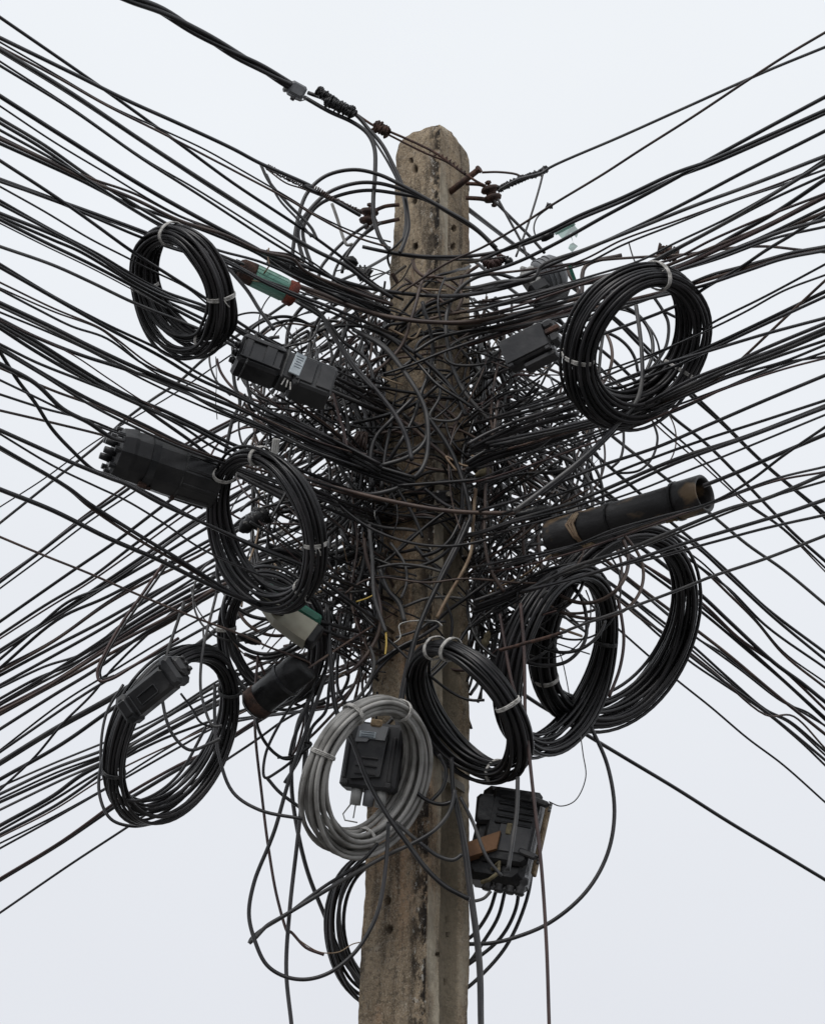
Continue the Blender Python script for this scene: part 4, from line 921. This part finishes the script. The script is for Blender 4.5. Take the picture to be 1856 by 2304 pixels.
# junction box inside grey coil
t = thing('junction_box', 'dark grey junction box seen through the pale grey coil', 'junction box', frame(842, 1706, -.27, -5, -14, 16) @ Matrix.Scale(1.13, 4))
part(MB().box((0, 0, 0), (114, 134, 56), bev=6), 'case', 'box2', t)
part(MB().prism([(-34, -52), (26, -42), (30, 40), (-26, 44)], 28, 37), 'door', 'box2', t)
part(MB().prism([(-34, 22), (-10, 24), (-6, 30), (26, 30), (30, 58), (-30, 60)], 30, 41), 'cover_plate', 'grey', t)
part(MB().box((-10, 38, 41.5), (34, 13, 2), bev=.8), 'label_plate', 'label', t)
b = MB()
for y in (43, 38, 34): b.box((-10, y, 43), (26, 1.2, .6))
part(b, 'printed_lines', 'ink', t)
part(MB().box((4, 63, 40), (24, 16, 8), bev=3), 'rust_plate', 'wood', t)
for y_ in (-40, -24, -8): part(MB().box((-4, y_, 38), (44, 4, 5), bev=1.5), 'rib', 'box', t)
for x in (-48, 44): part(MB().box((x, -6, 30), (8, 92, 8), bev=2), 'side_rail', 'box', t)
for x in (-22, 4, 28): part(MB().cyl((x, -64, 8), (x, -98, 8), 12, 11, 16), 'cable_gland', 'lgrey' if x != 4 else 'grey', t, True)
for x in (-44, 44): part(MB().box((x, -58, 34), (13, 12, 8), bev=2), 'latch', 'box', t)
b = MB(); b.tube([(-30, -98, 10), (-42, -120, 12), (-36, -132, 12), (-10, -134, 14)], 1.6, 5).tube([(-20, -98, 10), (-20, -126, 12)], 1.4, 5); part(b, 'wire_tail', 'w', t, True)
# big black box right of the pole
t = thing('distribution_box', 'big black distribution box with brown panel clamped right of the pole', 'distribution box', frame(1144, 1880, -.10, -7, -17, 24))
part(MB().box((-6, -8, -10), (136, 222, 92), bev=14), 'case', 'tape', t)
part(MB().box((12, 8, 42), (112, 176, 22), bev=8), 'lid', 'tape', t)
for i in range(5): part(MB().box((18, 70 - i * 15, 55), (86, 6, 7), Matrix.Rotation(R(-2), 3, 'Z'), bev=2), 'rib', 'tape', t)
part(MB().box((26, -22, 54), (74, 66, 5), bev=3), 'panel', 'box', t)
part(MB().prism([(-72, -88), (-4, -54), (-4, -12), (-72, -50)], 30, 66), 'brown_panel', 'orange', t)
part(MB().box((12, -2, 56), (12, 26, 8), bev=1.5), 'label_plate', 'rag', t)
part(MB().box((72, 4, -16), (9, 164, 26), bev=2), 'plank', 'wood', t)
for y in (72, -52):
    l_ = part(MB().box((66, y, 54), (44, 14, 14), Matrix.Rotation(R(-14), 3, 'Z'), bev=3), 'latch', 'box', t)
    b = MB()
    for k in range(3): b.cyl((88, y - 8 + k * 7 - 6, 48), (94, y - 8 + k * 7 - 6, 48), 4.5, 4.5, 10)
    part(b, 'hinge', 'steel' if y > 0 else 'box', t, True)
for x in (-20, 8, 34, 56):
    part(MB().lathe([(-136, 0), (-136, 9), (-132, 12), (-126, 9), (-120, 13), (-114, 10), (-108, 15), (-96, 15)], 16, axis='Y'), 'cable_gland', 'box', t, True).location = (x, 0, 10)
b = MB(); b.tube([(-10, -96, 40), (6, -80, 50), (10, -104, 52), (-8, -122, 48), (-26, -130, 44)], 5, 6); part(b, 'rag', 'rag', t, True)
part(MB().box((-52, 40, 42), (50, 72, 20), Matrix.Rotation(R(8), 3, 'Z'), bev=8), 'hood', 'tape', t)

# ---------------------------------------------------------------- insulators and fittings
def spool(px, py, Y, rot, label):
    t = thing('spool_insulator', label, 'insulator', frame(px, py, Y, rot, 20, 10) @ Matrix.Scale(.98, 4), 'spool insulators at the pole head')
    part(MB().lathe([(-19, 0), (-19, 10), (-16, 19), (-10, 22), (-6, 20), (-3, 12), (3, 12), (6, 20), (10, 22), (16, 19), (19, 10), (19, 0)], 20, axis='Y'), 'spool', 'rust', t, True)
    part(MB().cyl((0, -32, 0), (0, 32, 0), 4, 4, 10), 'pin', 'rust', t, True)
    b = MB(); b.cyl((0, 25, 0), (0, 30, 0), 8, 8, 6).cyl((0, -30, 0), (0, -25, 0), 8, 8, 6); part(b, 'nut', 'rust', t)
spool(1105, 436, -.08, 12, 'rusty spool insulator right of the pole head below the bolt')
spool(830, 487, -.1, -10, 'rusty spool insulator left of the pole head behind arching loops')
t = thing('iron_bolt', 'thick rusty iron bolt sticking out of the pole head right side', 'bolt', frame(1048, 404, -.11, 36, -24, 0))
part(MB().cyl((-60, 0, 0), (38, 0, 0), 7.5, 7, 12), 'shank', 'rust', t, True); part(MB().cyl((36, 0, 0), (42, 0, 0), 9.5, 9, 8), 'head', 'rust', t)
t = thing('cable_clamp', 'grey clamp gripping the twisted supply cable at top', 'clamp', frame(665, 205, depth('N', 665, -.1), -28, 6, 10))
part(MB().box((2, 2, 0), (40, 32, 30), bev=5), 'body', 'grey', t); part(MB().box((-22, -2, 4), (12, 26, 16), bev=4), 'jaw', 'steel', t)
part(MB().cyl((2, -16, 6), (2, -24, 6), 6, 5, 10), 'bolt_head', 'box', t, True)
b = MB(); b.tube([(4, -20, 8), (20, -18, 10), (30, -8, 10)], 1.5, 5); part(b, 'wire_tail', 'g', t, True)
def spiral(path, Y, turns, rad, r, label, m='k', name='spiral_wrap', cat='cable wrap'):
    P = smooth_path([at(x, y, Y) for x, y in parse(path)], per=10); cum = np.concatenate([[0], np.cumsum(np.linalg.norm(np.diff(P, axis=0), axis=1))])
    turns = int(turns * 1.7) if turns > 8 else turns; k = turns * 12; T = np.linspace(0, cum[-1], k); C_ = np.array([[np.interp(t_, cum, P[:, j]) for j in range(3)] for t_ in T]); s = mpp(Vector(P[0]))
    tan = np.gradient(C_, axis=0); tan /= np.linalg.norm(tan, axis=1)[:, None]; u = np.cross(tan, ZREF); u /= np.linalg.norm(u, axis=1)[:, None]; v = np.cross(tan, u)
    a = np.arange(k) * 2 * math.pi / 12; jit = np.array([rnd.uniform(.6, 1.35) for _ in range(k)])
    Q = C_ + rad * s * jit[:, None] * (u * np.cos(a)[:, None] + v * np.sin(a)[:, None])
    return tag(MB().tube(Q, r * s, 5).build(name, m, None, True), label, cat)
spiral('B 285,130 340,170 400,215 490,270', -.34, 16, 9, 2.6, 'black spiral wire wrapped round the top cable near the clamp')
spiral('B 330,190 420,225 480,255', -.34, 12, 11, 2.4, 'second thicker lump of spiral wire nearer the pole head')
spiral('B 600,325 640,345 680,370', -.27, 7, 11, 3.2, 'rusty red wire clamp on the stay wire left of pole top', 'rust')
spiral('B 940,485 1000,510 1060,555 1110,595', -.26, 8, 3.5, 1.5, 'rusty wire lashing wound along the stay on the pole head', 'rust')
spiral('B 1290,685 1400,635 1440,618 1540,585 1560,565', -.2, 18, 6, 2.2, 'black wire lashing on the highest right cable dead end')
spiral('B 0,555 100,610 210,665 290,690 370,745', -.55, 20, 5, 1.8, 'brown wire lashing along the left dead end cable', 'b')
spiral('B 375,740 440,775 530,815', -.25, 12, 4.5, 1.8, 'brown wire lashing next to the left spool insulator', 'b')
spiral('C 800,1400 850,1410 910,1430', -.85, 9, 13, 2.4, 'rust coloured wire knot on the cables above largest coil', 'rust', 'wire_knot', 'wire knot')
spiral('C 180,1145 200,1150 215,1152', -.45, 5, 5, 1.6, 'small wire tie on the second highest right cable', 'k', 'wire_tie', 'wire tie')
spiral('B 1210,1060 1240,1100 1290,1090 1310,1060', -.2, 12, 9, 2.4, 'reddish knot of wire right of the pole below its head', 'r', 'wire_knot', 'wire knot')
spiral('B 510,1160 540,1150 570,1165', -.22, 7, 13, 2.6, 'small tight roll of grey wire left of the pole', 'g', 'wire_roll', 'wire roll')
spiral('E 490,960 530,980 560,985', -.25, 6, 19, 3.2, 'small round roll of dark brown wire in left tangle', 'b', 'wire_roll', 'wire roll')
def lump(px, py, Y, L_, rad, rot, label, m='tape', name='taped_splice', cat='cable splice', seed=0):
    q = random.Random(seed); fr = frame(px, py, Y, rot, 10, 0); mb = MB(); prof = []
    n = 14
    for i in range(n + 1): t_ = i / n; prof.append((L_ * (t_ - .5), max(.6, rad * math.sin(math.pi * t_) ** .5 * q.uniform(.8, 1.15))))
    mb.lathe(prof, 12); mb.v = [(x + q.uniform(-1, 1), y * q.uniform(.86, 1.12), z * q.uniform(.9, 1.1)) for x, y, z in mb.v]
    o = mb.build(name, m, None, True); o.matrix_world = fr; return tag(o, label, cat)
lump(1208, 1152, -.42, 104, 15, 8, 'black taped splice bulge beside the split pipe')
lump(1170, 1262, -.3, 70, 11, 14, 'black taped splice below the split pipe left end', seed=2)
lump(566, 1176, -.4, 70, 20, 35, 'ragged black taped lump inside the mid-left coil', seed=3)
lump(590, 1160, -.36, 50, 16, -40, 'torn black tape flap above the ragged lump', seed=4)
lump(789, 592, -.25, 34, 17, 70, 'round black plug left of the pole above the tangle', m='tape', seed=5)
lump(1144, 590, -.2, 24, 10, 60, 'small black plug right of the pole near the wire knot', seed=6)
lump(660, 1245, -.35, 100, 12, -12, 'long black taped splice inside the mid-left coil', seed=7)
lump(562, 1438, -.4, 60, 12, -20, 'black taped joint where thin cable meets the lower coils', seed=8)
lump(1255, 1060, -.3, 40, 14, -30, 'black taped lump above the split pipe', seed=9)
lump(716, 1392, -.32, 44, 15, 80, 'black taped end by the cream terminal box', seed=10)
lump(1086, 1108, -.2, 34, 13, 20, 'black lump of tape at the pole right edge', seed=11)
lump(1150, 1345, -.1, 50, 10, 24, 'orange brown split sheath right of the pole', m='orange', seed=12)
lump(1142, 1344, -.22, 18, 7, 24, 'bright orange broken tip right of the pole', m='redrust', seed=14)
lump(1128, 1488, -.22, 34, 6, 24, 'dark red shred of plastic right of the front coil', m='redrust', seed=15)
lump(1150, 1478, -.23, 40, 8, -30, 'olive rag shred right of the front coil', m='rag', seed=16)
lump(1093, 1440, -.2, 46, 9, 70, 'dry brown leaf-like shred right of the pole', m='rag', seed=17)
lump(1087, 1064, -.24, 40, 10, 22, 'mossy broken stub at the pole right edge', m='rag', seed=18)
lump(1490, 610, -.9, 20, 5, 20, 'tiny brown shred above the largest coil', m='rust', seed=19)
# insulating green film on the right cable
t = thing('green_tape', 'torn translucent green tape hanging on the right hand cable', 'tape', frame(1268, 512, -.55, 28, 0, 0))
part(MB().lathe([(-24, 7), (-6, 8), (26, 7.5)], 12), 'wrap', 'film', t, True)
b = MB(); b.add([(-20, -4, 4), (22, -2, 4), (26, -24, 8), (14, -34, 3), (10, -18, 0), (-4, -20, 5), (-16, -22, 9)], [(0, 1, 2, 3, 4, 5, 6)])
b.add([(4, -20, 3), (8, -20, 3), (2, -40, 6), (8, -52, 4), (-10, -58, 5), (-14, -46, 7), (-6, -40, 5)], [(0, 1, 2), (2, 3, 4, 5, 6)]); part(b, 'flap', 'film', t)
part(MB().lathe([(-58, 6), (-50, 9), (-30, 9), (-28, 6)], 12), 'black_sleeve', 'tape', t, True)
t = thing('green_tape', 'small turquoise tape strip hanging below the grey device', 'tape', frame(1287, 615, -.5, -70, 0, 0))
part(MB().box((0, 0, 0), (46, 8, 2), bev=.8), 'strip', 'dgreen', t)
t = thing('cable_tag', 'white ribbed plastic tag at the top of mid-left coil', 'cable tag', frame(620, 1006, -.75, 84, 10, 0))
part(MB().box((0, 0, 0), (40, 17, 8), bev=3), 'plate', 'w', t)
for y in (-5, 0, 5): part(MB().box((0, y, 5), (34, 2, 2), bev=.6), 'rib', 'lgrey', t)
t = thing('cable_tag', 'white plastic clip beside the black taped bulge at right', 'cable tag', frame(1285, 1146, -.5, 4, 10, 0))
part(MB().box((0, 0, 0), (28, 11, 8), bev=2), 'plate', 'w', t); part(MB().box((-4, -8, 0), (14, 7, 6), bev=2), 'foot', 'lgrey', t)
t = thing('wood_block', 'pale wooden block wedged behind the pole right edge, upper one', 'wood block', frame(1076, 850, .05, 62, 0, 10), 'wood blocks')
part(MB().box((0, 0, 0), (40, 24, 20), bev=2), 'block', 'cream', t)
t = thing('wood_block', 'pale wooden block wedged behind the pole right edge, lower one', 'wood block', frame(1100, 883, .02, -32, 0, 10), 'wood blocks')
part(MB().box((0, 0, 0), (34, 15, 20), bev=2), 'block', 'wood', t)
t = thing('wall_plug', 'mounting bracket with bolt on the pole front below mid tangle', 'bracket', frame(1000, 1118, -.2, 0, 10, 10)); t.name = 'pole_bracket'
part(MB().box((0, 0, 0), (40, 30, 12), bev=4), 'plate', 'tape', t); part(MB().cyl((8, 4, 4), (8, 4, 18), 7, 6, 10), 'bolt_head', 'strap', t)
t = thing('cable_bracket', 'rusty iron arm projecting left of the pole below its head', 'bracket', frame(900, 610, -.2, 30, 0, 0))
part(MB().cyl((-20, 0, 0), (18, 4, 0), 3.4, 3.4, 8), 'arm', 'strap', t); part(MB().cyl((-18, -22, 0), (-18, 4, 0), 4, 5, 8), 'hook', 'rust', t)

# ---------------------------------------------------------------- the uncountable tangle of wire
q = random.Random(5)
def chance_path(x0, y0, x1, y1, sag, jit, npt=5):
    P = []
    for i in range(npt):
        t_ = i / (npt - 1); P.append((x0 + (x1 - x0) * t_ + q.uniform(-jit, jit), y0 + (y1 - y0) * t_ + sag * 4 * t_ * (1 - t_) + q.uniform(-jit, jit)))
    return P
TB = {k: MB() for k in ('k', 'g', 'b', 'r', 't', 'w')}
def add_wire(P, r, Y0, Y1, m, sides=5):
    n = len(P); p3 = [at(x, y, Y0 + (Y1 - Y0) * i / (n - 1) + q.uniform(-.03, .03)) for i, (x, y) in enumerate(P)]
    pts = smooth_path(p3, per=6); TB[m].tube(pts, r * mpp(p3[0]), sides)
def pick(): return q.choices('kgbrtw', (62, 13, 12, 7, 3, 3))[0]
def rx(side, bias=1.6):
    """distance from the pole, densest close to it"""
    u = q.random() ** bias; return (872 - 330 * u) if side < 0 else (1062 + 290 * u)
def env(x):   # vertical reach of the tangle at x
    if x < 960: t_ = (872 - x) / 330; return 640 + 150 * t_, 1610 - 300 * t_
    t_ = (x - 1062) / 290; return 620 + 210 * t_, 1510 - 380 * t_
# lattices of the spans running on past the pole, behind it
for side in (-1, 1):
    for i in range(150):
        y = q.uniform(700, 1480); x0 = q.uniform(560, 740) if side < 0 else q.uniform(1180, 1330); x1 = q.uniform(780, 900) if side < 0 else q.uniform(1040, 1130)
        dx = abs(x1 - x0); dirn = 1 if q.random() < .72 else -1
        y0 = y + dirn * dx * .36; y1 = y - dirn * dx * q.uniform(.25, .42)
        if y0 > (1480 if side > 0 else 1600) or y0 < 780: continue
        Ya = (.3 + dx * .0014) if dirn > 0 else -(.25 + dx * .001)
        add_wire(chance_path(x0, y0, x1, y1, q.uniform(-14, 24), 7), q.choice((1.8, 2.6, 3.2, 3.4)), Ya, .2 if dirn > 0 else -.15, pick())
# upright and leaning strands
for i in range(60):
    side = q.choice((-1, -1, 1)); x = rx(side, 1.2); a, b_ = env(x); y0 = q.uniform(a, b_ - 100); ln = q.uniform(90, 330); x2 = x + q.uniform(-90, 90)
    y1 = min(y0 + ln, b_ + 60)
    add_wire(chance_path(x, y0, x2, y1, 0, 10, 4), q.choice((1.6, 2.4, 3, 3.6)), q.uniform(-.25, .3), q.uniform(-.25, .3), pick())
# drooping curves
for i in range(90):
    side = q.choice((-1, 1)); x = rx(side, 1.0); a, b_ = env(x); y = q.uniform(a, b_); x2 = x + q.uniform(-170, 170); x2 = min(max(x2, 600), 1290); y2 = y + q.uniform(-110, 110)
    if 885 < (x + x2) / 2 < 1050 or (x < 960) != (x2 < 960): continue
    add_wire(chance_path(x, y, x2, y2, q.uniform(10, 80), 8, 4), q.choice((1.5, 2.2, 2.8, 3.4)), q.uniform(-.25, .3), q.uniform(-.25, .3), pick())
# curls
for i in range(25):
    side = q.choice((-1, 1)); x = rx(side, 1.1); a, b_ = env(x); y = q.uniform(a, b_); R0 = q.uniform(10, 46); a0 = q.uniform(0, 6.28); sp_ = q.uniform(2.5, 6.5); el_ = q.uniform(.4, 1)
    P = [(x + R0 * math.cos(a0 + sp_ * k / 7) * el_, y + R0 * math.sin(a0 + sp_ * k / 7)) for k in range(8)]
    add_wire(P, q.choice((1.2, 1.8, 2.4, 3)), q.uniform(-.3, .25), q.uniform(-.3, .25), pick())
# frayed ends
for i in range(200):
    side = q.choice((-1, 1)); x = rx(side, 1.0); a, b_ = env(x); y = q.uniform(a, b_); an = q.uniform(0, 6.28); ln = q.uniform(8, 26)
    P = [(x, y), (x + ln * .5 * math.cos(an) + q.uniform(-6, 6), y + ln * .5 * math.sin(an) + q.uniform(-6, 6)), (x + ln * math.cos(an), y + ln * math.sin(an))]
    add_wire(P, q.choice((.8, 1.1, 1.5)), q.uniform(-.32, .1), q.uniform(-.32, .1), q.choice('kkgbtrw'), 4)
# long slack wires wandering through the whole knot, some over the pole's face, some behind it
def wander(x, y, h, n, Yb, step=26, curl=.07, lim=None):
    P = []; w_ = 0
    for k in range(n):
        P.append((x, y, Yb + .07 * noise.noise(Vector((x * .006, y * .006, Yb * 40)))))
        w_ = .78 * w_ + q.gauss(0, curl)
        a, b_ = env(min(max(x, 560), 1340)); ty = min(max(y, a + 60), b_ - 60); tx = min(max(x, 640), 1240)
        if lim: tx = min(max(x, lim[0]), lim[1])
        if (tx - x) or (ty - y):
            d = math.atan2(ty - y, tx - x); dd = (d - h + math.pi) % (2 * math.pi) - math.pi; w_ += .10 * max(-1, min(1, dd))
        w_ = max(-.27, min(.27, w_)); h += w_; x += step * math.cos(h); y += step * math.sin(h)
    return P
def add3(P, r, m):
    p3 = [at(*c_) for c_ in P]; TB[m].tube(smooth_path(p3, per=4), r * mpp(p3[0]), 6)
for i in range(165):
    mode = q.choices('LRFB', (32, 22, 36, 10))[0]
    y = q.uniform(700, 1430); h = q.choice((.5, -.5, 2.6, -2.6, 1.5, 1.7)) + q.gauss(0, .3)
    if mode == 'L': P = wander(q.uniform(640, 860), y, h, q.randint(9, 22), q.uniform(-.3, .3), lim=(620, 850))
    elif mode == 'R': P = wander(q.uniform(1070, 1260), y, h, q.randint(9, 20), q.uniform(-.3, .3), lim=(1085, 1260))
    elif mode == 'F': P = wander(q.choice((q.uniform(700, 850), q.uniform(1080, 1200))), q.uniform(640, 1350), h, q.randint(12, 26), q.uniform(-.30, -.2))
    else: P = wander(q.uniform(700, 1200), y, h, q.randint(12, 26), q.uniform(.25, .4))
    add3(P, q.choice((1.6, 2.4, 3.2, 3.8, 4.4)), q.choices('kgbr', (66, 14, 13, 7))[0])
# dark mass of bunched wire hugging the pole at both sides
for i in range(190):
    side = q.choice((-1, 1)); x = (868 - abs(q.gauss(0, 42))) if side < 0 else (1066 + abs(q.gauss(0, 34))); y0 = q.uniform(700, 1450); y1 = y0 + q.uniform(80, 240)
    add_wire(chance_path(x, y0, x + q.uniform(-40, 40), y1, 0, 12, 5), q.choice((2.6, 3.4, 4)), q.uniform(-.15, .35), q.uniform(-.15, .35), q.choice('kkkkkgb'))
names = {'k': ('wire_tangle', 'dense tangle of black wires crowding both sides of the pole'), 'g': ('wire_tangle', 'faded grey wires mixed through the tangle round the pole'),
         'b': ('wire_tangle', 'brown wires mixed through the tangle round the pole'), 'r': ('wire_tangle', 'dark red wires mixed through the tangle round the pole'),
         't': ('wire_tangle', 'bare tan wire ends sticking from the tangle'), 'w': ('wire_tangle', 'small whitish wire ends sticking from the tangle')}
for k, mb in TB.items(): tag(mb.build(names[k][0], k, None, True), names[k][1], 'wire tangle', None, 'stuff')
# wires wound round the pole itself
W = {k: MB() for k in ('k', 'g', 'b')}
for i in range(54):
    py = q.triangular(560, 1500, 900); a0 = q.uniform(-250, -120); sp_ = q.uniform(120, 260); rise = q.uniform(-.32, .32)
    P = pole_ring(py, q.uniform(.006, .03), rise, a0, a0 + sp_, 40, q.uniform(.01, .035), i)
    k = q.choice('kkkkgbb'); W[k].tube(P, q.choice((.0022, .003, .004, .005)), 6, (0.01, 0, 1))
for k, mb in W.items():
    tag(mb.build('wound_wire', k, None, True), {'k': 'black', 'g': 'faded grey', 'b': 'brown'}[k] + ' wires wound tightly round the pole shaft', 'wound wire', None, 'stuff')

# ---------------------------------------------------------------- tell the span cables apart
def ordinal(n): return '%d%s' % (n, 'th' if 10 <= n % 100 <= 20 else {1: 'st', 2: 'nd', 3: 'rd'}.get(n % 10, 'th'))
cn = {'k': 'black', 'g': 'faded grey', 'b': 'brown', 'r': 'dark reddish'}
for side in ('left', 'right'):
    es = sorted([e for e in EDGE if e[0] == side], key=lambda e: e[1])
    for i, (s_, y, o, r, m_, cls) in enumerate(es):
        th = 'thin' if r < 2.5 else ('thick' if r > 3.7 else 'medium')
        run = 'coming nearer' if cls == 'N' else 'receding'
        o['label'] = f"{th} {cn[m_]} cable {run}, {ordinal(i + 1)} from the top at the photo's {side} edge"
# sizes baked into the meshes, so textures keep their real scale
for o in list(col.objects):
    k = o.scale[0]
    if o.parent is None and abs(k - 1) > 1e-6 and o.type in ('EMPTY', 'MESH'):
        done = set()
        if o.type == 'MESH': o.data.transform(Matrix.Scale(k, 4))
        for c_ in o.children: c_.data.transform(Matrix.Scale(k, 4)); c_.location = c_.location * k
        o.scale = (1, 1, 1); o.empty_display_size = .1
print('edge', len(EDGE), 'tris', sum(len(me.polygons) for me in bpy.data.meshes) * 2)
